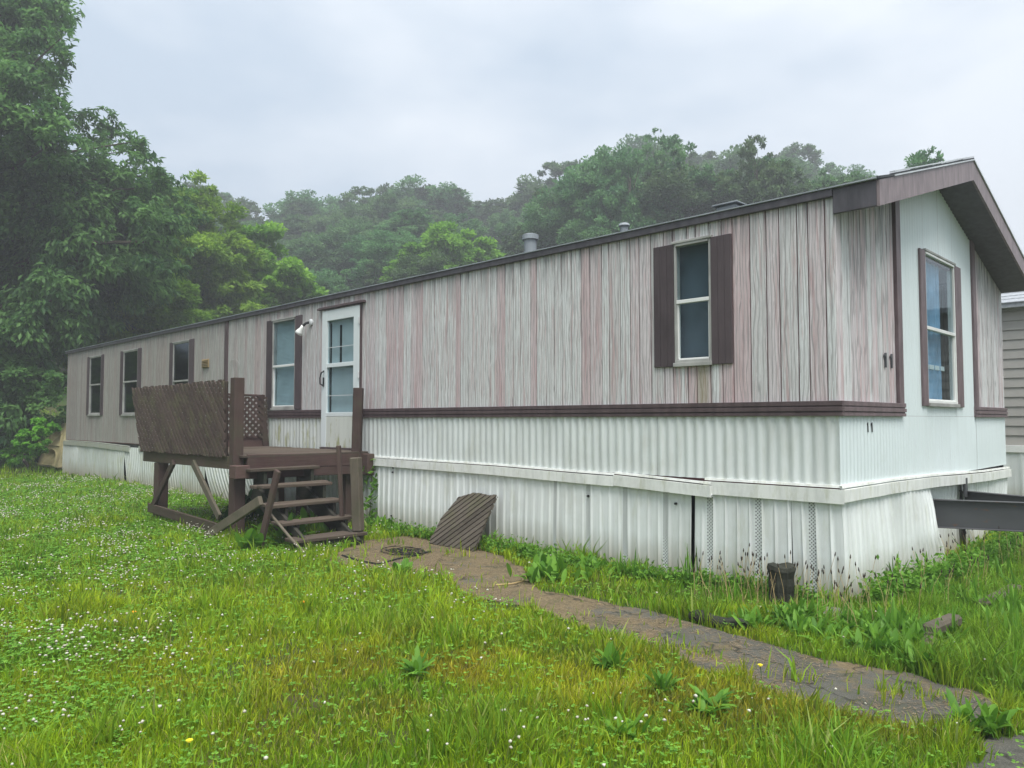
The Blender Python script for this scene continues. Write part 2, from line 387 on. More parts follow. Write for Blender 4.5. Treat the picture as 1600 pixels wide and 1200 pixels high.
def npmesh(name, V, F, mat, parent=None, attr=None, smooth=False):
    """V (n,3), F (m,k) with one k; attr {name: (domain,type,array)}"""
    me = bpy.data.meshes.new(name); k = F.shape[1]
    me.vertices.add(len(V)); me.vertices.foreach_set('co', V.astype(np.float32).ravel())
    me.loops.add(F.size); me.loops.foreach_set('vertex_index', F.astype(np.int32).ravel())
    me.polygons.add(len(F)); me.polygons.foreach_set('loop_start', np.arange(0, F.size, k, dtype=np.int32))
    me.update(calc_edges=True)
    if smooth: me.polygons.foreach_set('use_smooth', np.ones(len(F), bool))
    for an, (dom, ty, arr) in (attr or {}).items():
        at = me.attributes.new(an, ty, dom)
        at.data.foreach_set('color' if 'COLOR' in ty else 'value', arr.astype(np.float32).ravel())
    me.materials.append(mat); o = bpy.data.objects.new(name, me); COL.objects.link(o)
    if parent: o.parent = parent
    return o
def clip(poly, hp):
    """clip 2D polygon to half planes (a,b,c): a*x+b*y<=c"""
    for a, b, c in hp:
        out = []
        for i in range(len(poly)):
            p, q = poly[i], poly[(i+1) % len(poly)]; dp, dq = a*p[0]+b*p[1]-c, a*q[0]+b*q[1]-c
            if dp <= 0: out.append(p)
            if dp*dq < 0: t = dp/(dp-dq); out.append((p[0]+(q[0]-p[0])*t, p[1]+(q[1]-p[1])*t))
        poly = out
        if len(poly) < 3: return None
    return poly
def halfplanes(quad):
    hp = []; cx = sum(p[0] for p in quad)/len(quad); cy = sum(p[1] for p in quad)/len(quad)
    for i in range(len(quad)):
        p, q = quad[i], quad[(i+1) % len(quad)]; a, b = q[1]-p[1], p[0]-q[0]; c = a*p[0]+b*p[1]
        if a*cx+b*cy > c: a, b, c = -a, -b, -c
        hp.append((a, b, c))
    return hp
# value noise for placing things
_tab = rng.random((64, 64))
def vn(x, y, s=1.):
    x = np.asarray(x)/s; y = np.asarray(y)/s; xi = np.floor(x).astype(int); yi = np.floor(y).astype(int); fx = x-xi; fy = y-yi
    fx = fx*fx*(3-2*fx); fy = fy*fy*(3-2*fy); g = lambda i, j: _tab[i % 64, j % 64]
    return (g(xi, yi)*(1-fx)+g(xi+1, yi)*fx)*(1-fy)+(g(xi, yi+1)*(1-fx)+g(xi+1, yi+1)*fx)*fy
def sstep(a, b, x): t = np.clip((np.asarray(x, float)-a)/(b-a), 0, 1); return t*t*(3-2*t)

# ------------------------------------------------------------------ terrain
def ground_h(x, y):
    x = np.asarray(x, float); y = np.asarray(y, float)
    dep = (x-CAM.x)*HF.x + (y-CAM.y)*HF.y              # how far up the valley
    lat = (x-CAM.x)*RT.x + (y-CAM.y)*RT.y
    flat = sstep(0, 6, np.hypot(np.maximum(np.maximum(x-3, -23-x), 0), np.maximum(np.maximum(y-13, -8-y), 0)))
    hill = np.maximum(dep-34, 0)*.19 + sstep(28, 60, dep)*1.2
    hill = np.minimum(hill, 40+0*hill)
    bump = (vn(x+200, y+200, 2.5)-.5)*.10 + (vn(x+90, y+50, 9)-.5)*.5
    return hill*sstep(24, 40, dep) + bump*flat
xs = np.concatenate([-np.geomspace(900, 40, 28), np.linspace(-38, 14, 140), np.geomspace(16, 900, 28)])
ys = np.concatenate([-np.geomspace(900, 14, 26), np.linspace(-12.5, 30, 110), np.geomspace(32, 900, 34)])
XX, YY = np.meshgrid(xs, ys); ZZ = ground_h(XX, YY)
V = np.stack([XX.ravel(), YY.ravel(), ZZ.ravel()], 1); nx = len(xs)
ii, jj = np.meshgrid(np.arange(nx-1), np.arange(len(ys)-1)); a0 = (jj*nx+ii).ravel()
g = G('lawn_soil', .95, .1)
gv = g.coords((1, 1, 1), 'World')
gc = g.mix(g.ramp(g.noise(gv, 3, 6, .7), [(.35, 0), (.65, 1)]), (.050, .062, .018), (.085, .075, .035))
gc = g.mix(g.ramp(g.noise(gv, .25, 4, .6), [(.4, 0), (.6, 1)]), gc, (.05, .085, .02))
g.color(gc); g.bump(g.noise(gv, 30, 4, .7), .02, .8)
tag(npmesh('ground', V, np.stack([a0, a0+1, a0+nx+1, a0+nx], 1), g.m, smooth=True), 'grassy yard sloping up to a wooded hillside', kind='structure')

def g2(x, y): q = onZ(x, y); return (q.x, q.y)
def inpoly(px, py, poly):
    px = np.asarray(px); py = np.asarray(py); ins = np.zeros(px.shape, bool); n = len(poly)
    for i in range(n):
        x1, y1 = poly[i]; x2, y2 = poly[(i+1) % n]
        c = ((y1 > py) != (y2 > py)) & (px < (x2-x1)*(py-y1)/((y2-y1) if y2 != y1 else 1e-9)+x1); ins ^= c
    return ins
PATH = [g2(*q) for q in [(505, 880), (560, 846), (640, 838), (760, 862), (820, 888), (850, 925), (960, 943), (1075, 975), (1165, 998), (1250, 1022), (1380, 1048), (1530, 1080), (1575, 1105), (1535, 1152), (1430, 1146), (1290, 1108), (1180, 1073), (1030, 1022), (930, 986), (830, 952), (720, 930), (700, 905), (600, 892)]]
DRIVE = [g2(*q) for q in [(1480, 1230), (1545, 1172), (1600, 1142), (1700, 1120), (1950, 1150), (2300, 1900), (1400, 1500)]]
def sheet(name, poly, cell, zoff, mat, label, jit=.05, keep=None):
    px = [p[0] for p in poly]; py = [p[1] for p in poly]
    gx = np.arange(min(px)-.2, max(px)+.2, cell); gy = np.arange(min(py)-.2, max(py)+.2, cell)
    X, Y = np.meshgrid(gx, gy); cx = X[:-1, :-1]+cell/2; cy = Y[:-1, :-1]+cell/2
    wx = cx+(vn(cx+31, cy+7, .22)-.5)*jit*2+(vn(cx+3, cy+77, .07)-.5)*jit; wy = cy+(vn(cx+51, cy+97, .22)-.5)*jit*2
    ins = inpoly(wx, wy, poly)
    if keep is not None: ins &= keep(cx, cy)
    j, i = np.nonzero(ins); n = len(gx); F = np.stack([j*n+i, j*n+i+1, (j+1)*n+i+1, (j+1)*n+i], 1)
    used, inv = np.unique(F, return_inverse=True)
    Vv = np.stack([X.ravel(), Y.ravel(), ground_h(X, Y).ravel()+zoff], 1)[used]
    return tag(npmesh(name, Vv, inv.reshape(F.shape), mat, smooth=True), label, kind='structure')
def asphalt(name, needle):
    g = G(name, .9, .25); v = g.coords((1, 1, 1), 'World')
    f = g.noise(v, 160, 3, .8); c = g.mix(g.ramp(f, [(.3, 0), (.7, 1)]), (.036, .036, .031), (.16, .155, .13))
    sxp = g.n('SeparateXYZ'); g.l(v, sxp.inputs[0])
    mp_ = g.math('ADD', g.noise(v, 1.7, 8, .78), g.math('MULTIPLY', g.math('MAXIMUM', g.math('ADD', sxp.outputs[0], 2.6), 0.), -.045)); nd = g.noise(g.coords((1, 2.4, 1), 'World'), 13, 8, .85, 3)
    nc = g.mix(g.ramp(nd, [(.40, 0), (.58, 1)]), (.050, .038, .022), (.25, .19, .105))
    c = g.mix(g.math('MULTIPLY', g.ramp(mp_, [(.46-needle*.35, 0), (.56-needle*.35, 1)]), .92), c, nc)
    vo = g.n('TexVoronoi'); vo.feature = 'DISTANCE_TO_EDGE'; vo.inputs['Scale'].default_value = 1.5
    wv = g.n('VectorMath', operation='ADD'); nz = g.n('TexNoise'); nz.inputs['Scale'].default_value = 5; g.l(v, nz.inputs['Vector'])
    sc_ = g.n('VectorMath', operation='SCALE'); g.l(nz.outputs['Color'], sc_.inputs[0]); sc_.inputs['Scale'].default_value = .35
    g.l(v, wv.inputs[0]); g.l(sc_.outputs[0], wv.inputs[1]); g.l(wv.outputs[0], vo.inputs['Vector'])
    c = g.mix(g.ramp(vo.outputs['Distance'], [(.0, .85), (.018, 0)]), c, (.02, .02, .014))
    c = g.mix(g.math('MULTIPLY', g.ramp(g.noise(v, 3.1, 6, .75), [(.52, 0), (.66, 1)]), .55), c, (.055, .065, .028))
    g.color(c); g.bump(g.math('ADD', f, nd), .006, .7); return g.m
sheet('path', PATH, .018, .005, asphalt('needle_strewn_path', .30), 'worn asphalt path strewn with brown pine needles')
sheet('driveway', DRIVE, .04, .005, asphalt('driveway_asphalt', .15), 'corner of the asphalt driveway')

# ------------------------------------------------------------------ the mobile home
XL, YW = -21.35, 5.62
ZB, ZT = .93, 3.40          # bottom and top of the wall siding
B0, B1 = 1.53, 1.655        # brown belt moulding
home = thing('mobile_home', 'long single-wide mobile home with faded plank siding and white skirting', 'mobile home', (XL/2, YW/2, 0))
def part(mb, name, mat, parent=home, label=None, smooth=False):
    o = mb.build(name, mat, parent, smooth)
    if label: o['label'] = label
    return o
# windows on the long wall: (x0, x1, z0, z1) of the opening, and on the end wall (y0, y1, z0, z1)
WIN = [(-19.32, -18.42, 1.64, 3.12), (-16.80, -15.86, 1.63, 3.11), (-13.80, -12.98, 1.64, 3.10), (-9.50, -8.74, 1.70, 3.17), (-1.53, -1.14, 2.05, 3.19)]
DOOR = (-7.88, -6.86, 1.08, 3.18)
HOLES = [(a, b, c, d) for a, b, c, d in WIN] + [(DOOR[0], DOOR[1], DOOR[2], DOOR[3])]
EWIN = (2.28, 3.34, 1.68, 3.25)
def holed(u0, u1, z0, z1, holes, top=None):
    us = sorted({u0, u1, *[h for q in holes for h in q[:2]]}); out = []
    for a, b in zip(us[:-1], us[1:]):
        hs = [q for q in holes if q[0] <= a+1e-6 and q[1] >= b-1e-6]
        z = z0
        for q in sorted(hs, key=lambda q: q[2]):
            out.append((a, b, z, q[2])); z = q[3]
        out.append((a, b, z, z1))
    return out
mb = MB()
for a, b, c, d in holed(XL, 0, ZB, ZT, HOLES): mb.box(a, .004, c, b, .05, d)
part(mb, 'wall_core', M['core'])
mb = MB()                                                # gable wall: holed core with a sloping head
def soff(y): return 3.20+.305*(y if y < YW/2 else YW-y)
for a, b, c, d in holed(0.05, YW-.05, ZB, 3.2, [EWIN]):
    mb.box(-.05, a, c, -.004, b, min(d, 3.2))
# note the window head stands above 3.2, so the gable prism is cut around it
for a, b in ((.05, EWIN[0]), (EWIN[1], YW-.05)):
    ks = sorted({a, b, *( [YW/2] if a < YW/2 < b else [])})
    poly = [Vector((-.05, a, 3.2)), Vector((-.05, b, 3.2))]+[Vector((-.05, k, soff(k)+.1)) for k in ks[::-1]]
    mb.prism(poly, (1, 0, 0), .046)
poly = [Vector((-.05, EWIN[0], 3.25)), Vector((-.05, EWIN[1], 3.25)), Vector((-.05, EWIN[1], soff(EWIN[1])+.1)), Vector((-.05, YW/2, soff(YW/2)+.1)), Vector((-.05, EWIN[0], soff(EWIN[0])+.1))]
mb.prism(poly, (1, 0, 0), .046)
part(mb, 'gable_core', M['core'])
mb = MB(); mb.box(XL, YW-.05, .9, 0, YW, 3.4); mb.prism([Vector((XL, .05, .9)), Vector((XL, YW-.05, .9)), Vector((XL, YW-.05, 3.35)), Vector((XL, YW/2, 4.1)), Vector((XL, .05, 3.35))], (1, 0, 0), .05)
part(mb, 'rear_wall', M['siding'])
mb = MB(); mb.box(XL+.06, .055, .86, -.06, YW-.055, .95); part(mb, 'floor', M['wall_in'])
mb = MB(); mb.box(XL+.06, .055, 3.42, -.06, YW-.055, 3.46); mb.box(XL+.06, 2.6, .96, -.06, 2.66, 3.41)
mb.box(-2.9, .056, .96, -2.85, 2.59, 3.41); mb.box(-6.6, .056, .96, -6.55, 2.59, 3.41)
part(mb, 'partition', M['wall_in'])

# siding boards, each its own object, meshes shared by size
bcache = {}
def board(u0, u1, z0, z1, axis):
    if u1-u0 < .004 or z1-z0 < .01: return
    w, h = round(u1-u0, 3), round(z1-z0, 3); key = (w, h, axis)
    if key not in bcache:
        m = MB(); c = .004
        # folded metal plank: flat face, both long edges turned back
        pr = [(0, 0), (0, .008), (c, .014), (w*.5, .0145), (w-c, .014), (w, .008), (w, 0)]
        if axis == 'x': vs = [(p, -q, z) for z in (0, h) for p, q in pr]
        else: vs = [(q, p, z) for z in (0, h) for p, q in pr]
        n = len(pr); fs = [(i, i+1, n+i+1, n+i) for i in range(n-1)]+[tuple(range(n))[::-1], tuple(range(n, 2*n))]
        m.add(vs, fs); me = bpy.data.meshes.new('siding_board'); me.from_pydata(m.v, [], m.f); me.materials.append(M['siding']); me.update(); bcache[key] = me
    o = bpy.data.objects.new('siding_board', bcache[key]); COL.objects.link(o); o.parent = home
    o.location = (Vector((u0, 0, z0)) if axis == 'x' else Vector((0, u0, z0))) - home.location
WS = [.155, .10, .135, .12, .16, .095, .145, .125, .11, .17, .105, .14]
def run_boards(u, uend, z0, z1, holes, axis, topf=None):
    k = random.randrange(12)
    while u < uend-.02:
        w = min(WS[k % 12], uend-u); k += 1 if random.random() < .8 else 3
        if uend-(u+w) < .06: w = uend-u
        zt = z1 if topf is None else topf(u, u+w)
        segs = [(u+.0045, u+w-.0045, z0, zt)]
        for q in holes:
            ns = []
            for a, b, c, d in segs:
                if b <= q[0]-.01 or a >= q[1]+.01 or c >= q[3] or d <= q[2]: ns.append((a, b, c, d)); continue
                if a < q[0]: ns.append((a, q[0], c, d))
                if b > q[1]: ns.append((q[1], b, c, d))
                aa, bb = max(a, q[0]), min(b, q[1])
                ns += [(aa, bb, c, q[2]), (aa, bb, q[3], d)]
            segs = ns
        for sgm in segs: board(*sgm, axis)
        u += w
SPLIT = -11.36
run_boards(XL, SPLIT, ZB+.02, ZT, HOLES, 'x')
run_boards(SPLIT+.13, -9.62, ZB+.02, ZT, HOLES, 'x')
run_boards(-9.62, .004, B1+.001, ZT, HOLES, 'x')
run_boards(-.012, 1.36, B1+.001, None, [], 'y', lambda a, b: soff(a)+.06)
run_boards(4.22, YW, B1+.001, None, [], 'y', lambda a, b: soff(b)+.06)

# corrugated sheets
def corr(name, p0, p1, z0, z1, prof, nrm, mat, warp=None, step=.0125, rows=6, label=None, parent=home, zfun=None):
    p0, p1, nrm = Vector(p0), Vector(p1), Vector(nrm); L = (p1-p0).length; n = max(2, int(L/step)+1); d = (p1-p0)/L
    s = np.linspace(0, L, n); s0 = abs(p0.x if abs(d.x) > .5 else p0.y)*1.0
    P = np.zeros((rows+1, n, 3)); off = root_loc(parent)
    for r in range(rows+1):
        t = r/rows
        for i in range(n):
            u = (p0.x if abs(d.x) > .5 else p0.y) + s[i]*(d.x if abs(d.x) > .5 else d.y)
            dep = prof(u); a = z0 if zfun is None else zfun(u)[0]; b = z1 if zfun is None else zfun(u)[1]
            q = p0+d*s[i]+nrm*dep; z = a+(b-a)*t
            if warp: du, dn = warp(u, t); q = q+d*du+nrm*dn
            P[r, i] = (q.x-off.x, q.y-off.y, z-off.z)
    a0 = (np.arange(rows)[:, None]*n+np.arange(n-1)[None, :]).ravel()
    F = np.stack([a0, a0+1, a0+n+1, a0+n], 1)
    if d.cross(UP).dot(nrm) < 0: F = F[:, ::-1]
    o = npmesh(name, P.reshape(-1, 3), F, mat, parent, smooth=True)
    if label: o['label'] = label
    return o
sinp = lambda pitch, amp: (lambda u: amp*(.5+.5*math.sin(2*PI*u/pitch)))
def lower_panels(xs_, mat):
    for a, b in zip(xs_[:-1], xs_[1:]):
        dn = random.uniform(0, .004)
        ph = random.random()*6
        corr('wall_panel', (a+.002, -.008, 0), (b-.002, -.008, 0), .955, B0+.004, sinp(.102, .016), (0, -1, 0), mat,
             lambda u, t, dn=dn, ph=ph: (0, dn+.006*math.sin(u*2.1+ph)*math.sin(t*PI)), rows=5)
lower_panels([-9.62, -8.6, DOOR[0]-.03], M['corr_green'])
lower_panels([DOOR[1]+.03, -5.55, -4.2, -2.95, -1.75, .016], M['corr'])
mb = MB(); mb.box(DOOR[0]-.02, -.015, .95, DOOR[1]+.02, .003, DOOR[2]); part(mb, 'door_sill_panel', M['corr_green'])
for a, b in ((-.018, 1.6), (1.6, 3.1), (3.1, 4.14), (4.14, YW)):
    corr('wall_panel', (.008, a+.002, 0), (.008, b-.002, 0), .90, B0+.004, sinp(.078, .009), (1, 0, 0), M['corr_end'],
         lambda u, t: (0, .006*math.sin(u*1.7)*math.sin(t*PI)), rows=4)
for a, b, z0_, z1_ in ((1.50, EWIN[0], B0, None), (EWIN[1], 4.08, B0, None), (EWIN[0], EWIN[1], B0, EWIN[2]), (EWIN[0], EWIN[1], EWIN[3], None)):
    if b > YW/2 > a and z1_ is None and a < 2.3:
        ab = [(a, YW/2), (YW/2, b)]
    else: ab = [(a, b)]
    for aa, bb in ab:
        corr('wall_panel', (.0085, aa+.001, 0), (.0085, bb-.001, 0), 0, 0, sinp(.078, .008), (1, 0, 0), M['corr_end'], rows=3,
             zfun=lambda u, z0_=z0_, z1_=z1_: (z0_+.006, z1_ if z1_ else soff(u)+.05))

# mouldings: belt with ridges, vertical trims
def belt(p0, p1, nrm, name='belt_moulding'):
    m = MB(); p0, p1, nrm = Vector(p0), Vector(p1), Vector(nrm)
    for a, b, t in ((0, .030, .045), (.030, .040, .034), (.040, .075, .050), (.075, .086, .036), (.086, .125, .046)):
        lo, hi = B0+a, B0+b
        c = (p0+p1)/2+nrm*(t/2); d = p1-p0
        sz = (abs(d.x)+ (t if abs(nrm.x) > .5 else 0), abs(d.y)+(t if abs(nrm.y) > .5 else 0), hi-lo)
        m.obox((c.x, c.y, (lo+hi)/2), sz, None, .002)
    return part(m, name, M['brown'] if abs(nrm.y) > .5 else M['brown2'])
belt((-9.62, 0, 0), (DOOR[0]-.03, 0, 0), (0, -1, 0)); belt((DOOR[1]+.03, 0, 0), (-3.3, 0, 0), (0, -1, 0)); belt((-3.297, 0, 0), (.05, 0, 0), (0, -1, 0))
belt((0, .0, 0), (0, 1.53, 0), (1, 0, 0)); belt((0, 4.07, 0), (0, YW, 0), (1, 0, 0))
def vtrim(y0, y1, z0, z1f):
    m = MB(); m.prism([Vector((0, y0, z0)), Vector((0, y1, z0)), Vector((0, y1, z1f(y1))), Vector((0, y0, z1f(y0)))], (1, 0, 0), .04)
    part(m, 'vertical_trim', M['brown2'])
vtrim(1.375, 1.50, B1, lambda y: soff(y)+.04); vtrim(4.085, 4.215, B1, lambda y: soff(y)+.04)
mb = MB(); mb.box(SPLIT, -.032, ZB, SPLIT+.13, 0, ZT-.04, .005); part(mb, 'vertical_trim', M['brown'])

# roof
eave_z = 3.37
roof = part(MB().prism([Vector((XL-.1, -.03, 3.415)), Vector((XL-.1, YW/2, 4.275)), Vector((XL-.1, YW+.05, 3.415)), Vector((XL-.1, YW+.05, 3.38)), Vector((XL-.1, YW/2, 4.22)), Vector((XL-.1, -.03, 3.38))], (1, 0, 0), .347-XL+.1), 'roof', M['soffit'])
sl = (4.275-3.415)/(YW/2+.03); slen = math.hypot(YW/2+.03, 4.275-3.415)
for side in (0, 1):
    for i in range(15):
        m = MB(); t0, t1 = i/15, (i+1)/15+.012
        ya, yb = -.05+t0*(YW/2+.05), -.05+min(t1, 1)*(YW/2+.05); za, zb = 3.417+sl*(ya+.03)+.008, 3.417+sl*(yb+.03)
        sec = [(ya, za), (yb, zb), (yb, zb+.005), (ya, za+.008)]
        if side: sec = [(YW-p, q) for p, q in sec]
        n = 40; xs2 = np.linspace(XL-.12, .365, n)
        for k in range(n-1):                    # tabs of slightly uneven thickness
            dz = random.uniform(0, .004)
            m.prism([Vector((xs2[k]+.002, p, q+(dz if j > 1 else 0))) for j, (p, q) in enumerate(sec)], (1, 0, 0), xs2[k+1]-xs2[k]-.004)
        part(m, 'shingle_course', M['shingle'], roof)
m = MB(); m.box(XL-.1, -.05, 3.345, -.001, -.016, 3.412, .004); part(m, 'eave_fascia', M['soffit'])
m = MB()
xx = XL-.11
while xx < .3:
    x2 = min(xx+3.05, .36); m.box(xx, -.062, 3.412+random.uniform(-.002, .002), x2-.004, -.03, 3.424, .002); xx = x2
part(m, 'drip_edge', M['vpipe'], roof)
# raised roof edge and gable overhang
m = MB(); m.box(.0, -.034, 3.20, .346, -.002, 3.405, .004); part(m, 'fascia_return', M['soffit'])
def rake(y0, z0, y1, z1, h, x0, x1, name, mat, dz=0):
    m = MB(); m.prism([Vector((x0, y0, z0+dz)), Vector((x0, y1, z1+dz)), Vector((x0, y1, z1+h+dz)), Vector((x0, y0, z0+h+dz))], (1, 0, 0), x1-x0); return part(m, name, mat)
rake(-.035, 3.195, YW/2, 4.05, .21, .348, .372, 'rake_fascia', M['fascia']); rake(YW+.035, 3.195, YW/2, 4.05, .21, .348, .372, 'rake_fascia', M['fascia'])
rake(.0, 3.20, YW/2, 4.05, .012, .002, .346, 'soffit', M['soffit'], .012); rake(YW, 3.20, YW/2, 4.05, .012, .002, .346, 'soffit', M['soffit'], .012)
for dz, hh, x1 in ((.212, .014, .385), (.230, .012, .380), (.247, .012, .384)):
    rake(.30, 3.297, YW/2, 4.05, hh, .34, x1, 'rake_shingle_edge', M['drip'] if dz != .230 else M['shingle'], dz)
rake(-.05, 3.20, .30, 3.297, .02, .34, .378, 'rake_shingle_edge', M['shingle'], .212)
rake(YW+.05, 3.185, YW/2, 4.05, .014, .34, .385, 'rake_shingle_edge', M['drip'], .212)
rake(YW+.05, 3.185, YW/2, 4.05, .014, .34, .38, 'rake_shingle_edge', M['shingle'], .228)
# roof fittings
m = MB(); m.tube([(-4.6, 1.2, 3.7), (-4.6, 1.2, 3.99)], .085, 16); flue = part(m, 'vent_pipe', M['vpipe'], roof, smooth=False)
m = MB(); m.tube([(-4.6, 1.2, 3.97), (-4.6, 1.2, 4.035), (-4.6, 1.2, 4.05)], [.112, .112, .07], 16); part(m, 'vent_cap', M['vpipe'], roof)
m = MB(); m.tube([(-2.98, 1.15, 3.7), (-2.98, 1.15, 3.84), (-2.98, 1.15, 3.86), (-2.98, 1.15, 3.89)], [.05, .05, .075, .055], 12); part(m, 'roof_vent', M['vpipe'], roof)
m = MB(); m.box(-1.66, 1.0, 3.68, -1.42, 1.2, 3.80, .02); m.box(-1.69, .97, 3.80, -1.39, 1.23, 3.815, .004); part(m, 'roof_vent', M['vpipe'], roof)

# windows -----------------------------------------------------------------
def fr(u, n, z, axis):       # wall coordinates -> world; n is out from the wall
    return Vector((u, -n, z)) if axis == 'x' else Vector((n, u, z))
def wbox(m, u0, u1, n0, n1, z0, z1, axis, ch=.003):
    a, b = fr(u0, n0, z0, axis), fr(u1, n1, z1, axis)
    return m.box(min(a.x, b.x), min(a.y, b.y), z0, max(a.x, b.x), max(a.y, b.y), z1, ch)
def window(u0, u1, z0, z1, zm, axis, sh=.17, shmat=None, shutters=(1, 1), glass='glass', inside='blind', insd=.10, shz=(-.03, .03), shw=(.18, .18), low_dark=False, lab=None):
    m = MB(); t = .020
    wbox(m, u0-.004, u0+t, -.045, .030, z0-.006, z1+.006, axis); wbox(m, u1-t, u1+.004, -.045, .030, z0-.006, z1+.006, axis)
    wbox(m, u0+t, u1-t, -.045, .038, z1-t, z1+.006, axis); wbox(m, u0+t, u1-t, -.045, .038, z0-.006, z0+t, axis)
    w = part(m, 'window', M['frame_grey'] if axis == 'x' else M['frame'], label=lab)
    m = MB(); wbox(m, u0+t, u1-t, -.02, .030, zm-.018, zm+.018, axis)
    wbox(m, u0+t, u0+t+.016, -.02, .016, z0+t, zm-.018, axis); wbox(m, u1-t-.016, u1-t, -.02, .016, z0+t, zm-.018, axis); wbox(m, u0+t, u1-t, -.021, .016, z0+t, z0+t+.016, axis)
    part(m, 'sash', M['frame'] if u0 > -10 else M['frame_grey'], w)
    for a, b, d in ((z0+t+.016, zm-.018, -.004), (zm+.018, z1-t, .010)):
        m = MB(); wbox(m, u0+t, u1-t, d-.004, d, a, b, axis, 0)
        part(m, 'pane', M['glass_dark' if (low_dark and a < zm-.1) else glass], w)
    m = MB(); wbox(m, u0-.02, u1+.02, .012, .045, z1+.007, z1+.032, axis); part(m, 'head_trim', M['frame_grey'], w)
    m = MB(); wbox(m, u0-.01, u1+.01, .012, .052, z0-.045, z0-.007, axis); part(m, 'window_sill', M['frame_grey'], w)
    if inside == 'blind':
        m = MB(); z = z0+.01
        while z < z1:
            p = fr((u0+u1)/2, -insd, z, axis); rot = Matrix.Rotation(R(62), 3, 'X') if axis == 'x' else Matrix.Rotation(R(62), 3, 'Y')
            m.obox(p, (u1-u0+.1, .026, .001) if axis == 'x' else (.026, u1-u0+.1, .001), rot); z += .022
        part(m, 'blind', M['blind'], w)
    elif inside == 'curtain':
        n = 60; vs = []; fs = []
        for i in range(n+1):
            u = u0-.08+(u1-u0+.16)*i/n*.68; dn = -insd-.02*math.sin(i*.9)-.01*math.sin(i*2.3)
            vs += [fr(u, dn, z0-.1, axis), fr(u, dn, z1+.1, axis)]
        fs = [(2*i, 2*i+2, 2*i+3, 2*i+1) for i in range(n)]
        part(MB().add(vs, fs), 'curtain', M['curtain'], w, smooth=True)
        m = MB(); wbox(m, u0+.03, u0+.80*(u1-u0), -.06, -.04, z0+.36, z0+.41, axis); part(m, 'cross_bar', M['frame'], w)
    elif inside == 'shade':
        m = MB(); wbox(m, u0-.05, u1+.05, -insd-.004, -insd, z0-.05, z1+.05, axis, 0); part(m, 'window_shade', M['shade'], w)
    for k, (a, b) in enumerate(((u0-.006-shw[0], u0-.006), (u1+.006, u1+.006+shw[1]))):
        if not shutters[k]: continue
        m = MB(); zz0, zz1 = z0+shz[0], z1+shz[1]; n = 3 if shmat is None else 1; wd = (b-a)/n
        for i in range(n): wbox(m, a+i*wd+.001, a+(i+1)*wd-.001, .014, .036+.001*i, zz0, zz1, axis, .003)
        part(m, 'shutter', shmat or M['shutter'])
window(*WIN[0], 2.40, 'x', inside=None, shw=(.20, .17), glass='glass_dark')
window(*WIN[1], 2.39, 'x', inside=None, shw=(.20, .20), low_dark=True, glass='glass_dark')
window(*WIN[2], 2.30, 'x', inside=None, shw=(.18, .22), glass='glass_dark')
window(*WIN[3], 2.40, 'x', glass='glass_clear', inside='blind', shw=(.20, .20), insd=.05)
window(*WIN[4], 2.63, 'x', inside='shade', glass='glass_clear', insd=.09, shw=(.23, .21), shz=(-.04, .01), lab='narrow window between two dark brown shutters')
window(*EWIN, 2.46, 'y', glass='glass_clear', insd=.06, inside='curtain', shmat=M['brown2'], shw=(.17, .24), shz=(-.04, .01), lab='tall end window with blue curtain')

# storm door ---------------------------------------------------------------
d0, d1, dz0, dz1 = DOOR
m = MB(); wbox(m, d0, d0+.14, .0, .05, dz0, dz1, 'x'); wbox(m, d1-.15, d1, .0, .05, dz0, dz1, 'x')
wbox(m, d0+.14, d1-.15, .0, .048, 3.02, dz1, 'x'); wbox(m, d0+.14, d1-.15, .0, .048, 2.30, 2.36, 'x'); wbox(m, d0+.14, d1-.15, .0, .048, 1.55, 1.61, 'x')
door = part(m, 'storm_door', M['door'], label='white storm door with two glass panes')
m = MB(); wbox(m, d0+.14, d1-.15, .006, .046, dz0, 1.548, 'x'); part(m, 'kick_panel', M['door_low'], door, 'mildewed lower door panel')
for a, b in ((1.61, 2.30), (2.36, 3.02)):
    m = MB(); wbox(m, d0+.14, d1-.15, .018, .022, a, b, 'x', 0); part(m, 'pane', M['glass_clear'], door)
m = MB(); wbox(m, d0+.15, d1-.16, .024, .032, 2.60, 2.61, 'x', 0); wbox(m, d0+.15, d1-.16, .024, .032, 1.86, 1.87, 'x', 0); part(m, 'screen_bar', M['alu'], door)
m = MB(); m.tube([(d0+.065, -.05, 2.02), (d0+.06, -.11, 2.05), (d0+.06, -.115, 2.14), (d0+.075, -.10, 2.22), (d0+.07, -.05, 2.25)], .012, 8); m.obox((d0+.068, -.056, 2.08), (.03, .012, .14)); part(m, 'handle', M['black'], door, smooth=False)
for z in (1.3, 2.15, 2.95):
    m = MB(); m.box(d1-.012, -.066, z-.05, d1+.012, -.048, z+.05, .003); part(m, 'hinge', M['alu'], door)
m = MB(); m.box(d0+.01, .02, dz0, d1-.01, .05, dz1); wbox(m, -7.30, -7.10, -.019, -.012, 2.3, 2.96, 'x'); inner = part(m, 'inner_door', M['inner'])
m = MB(); wbox(m, -7.47, -7.42, -.019, -.012, 2.37, 2.94, 'x', 0); wbox(m, -7.73, -7.70, -.019, -.012, 1.62, 2.99, 'x', 0); part(m, 'door_gap', M['dark'])
m = MB(); m.box(d0-.12, -.075, 3.205, d1+.12, -.001, 3.232, .003); m.box(d0-.1, -.06, 3.232, d1+.1, -.001, 3.244); part(m, 'door_hood', M['brown'])
m = MB(); m.box(d1+.004, -.045, dz0, d1+.026, -.001, 3.2); part(m, 'door_jamb', M['brown']); m = MB(); m.box(d0-.028, -.03, dz0, d0-.004, -.001, 3.2); part(m, 'door_jamb', M['frame'])
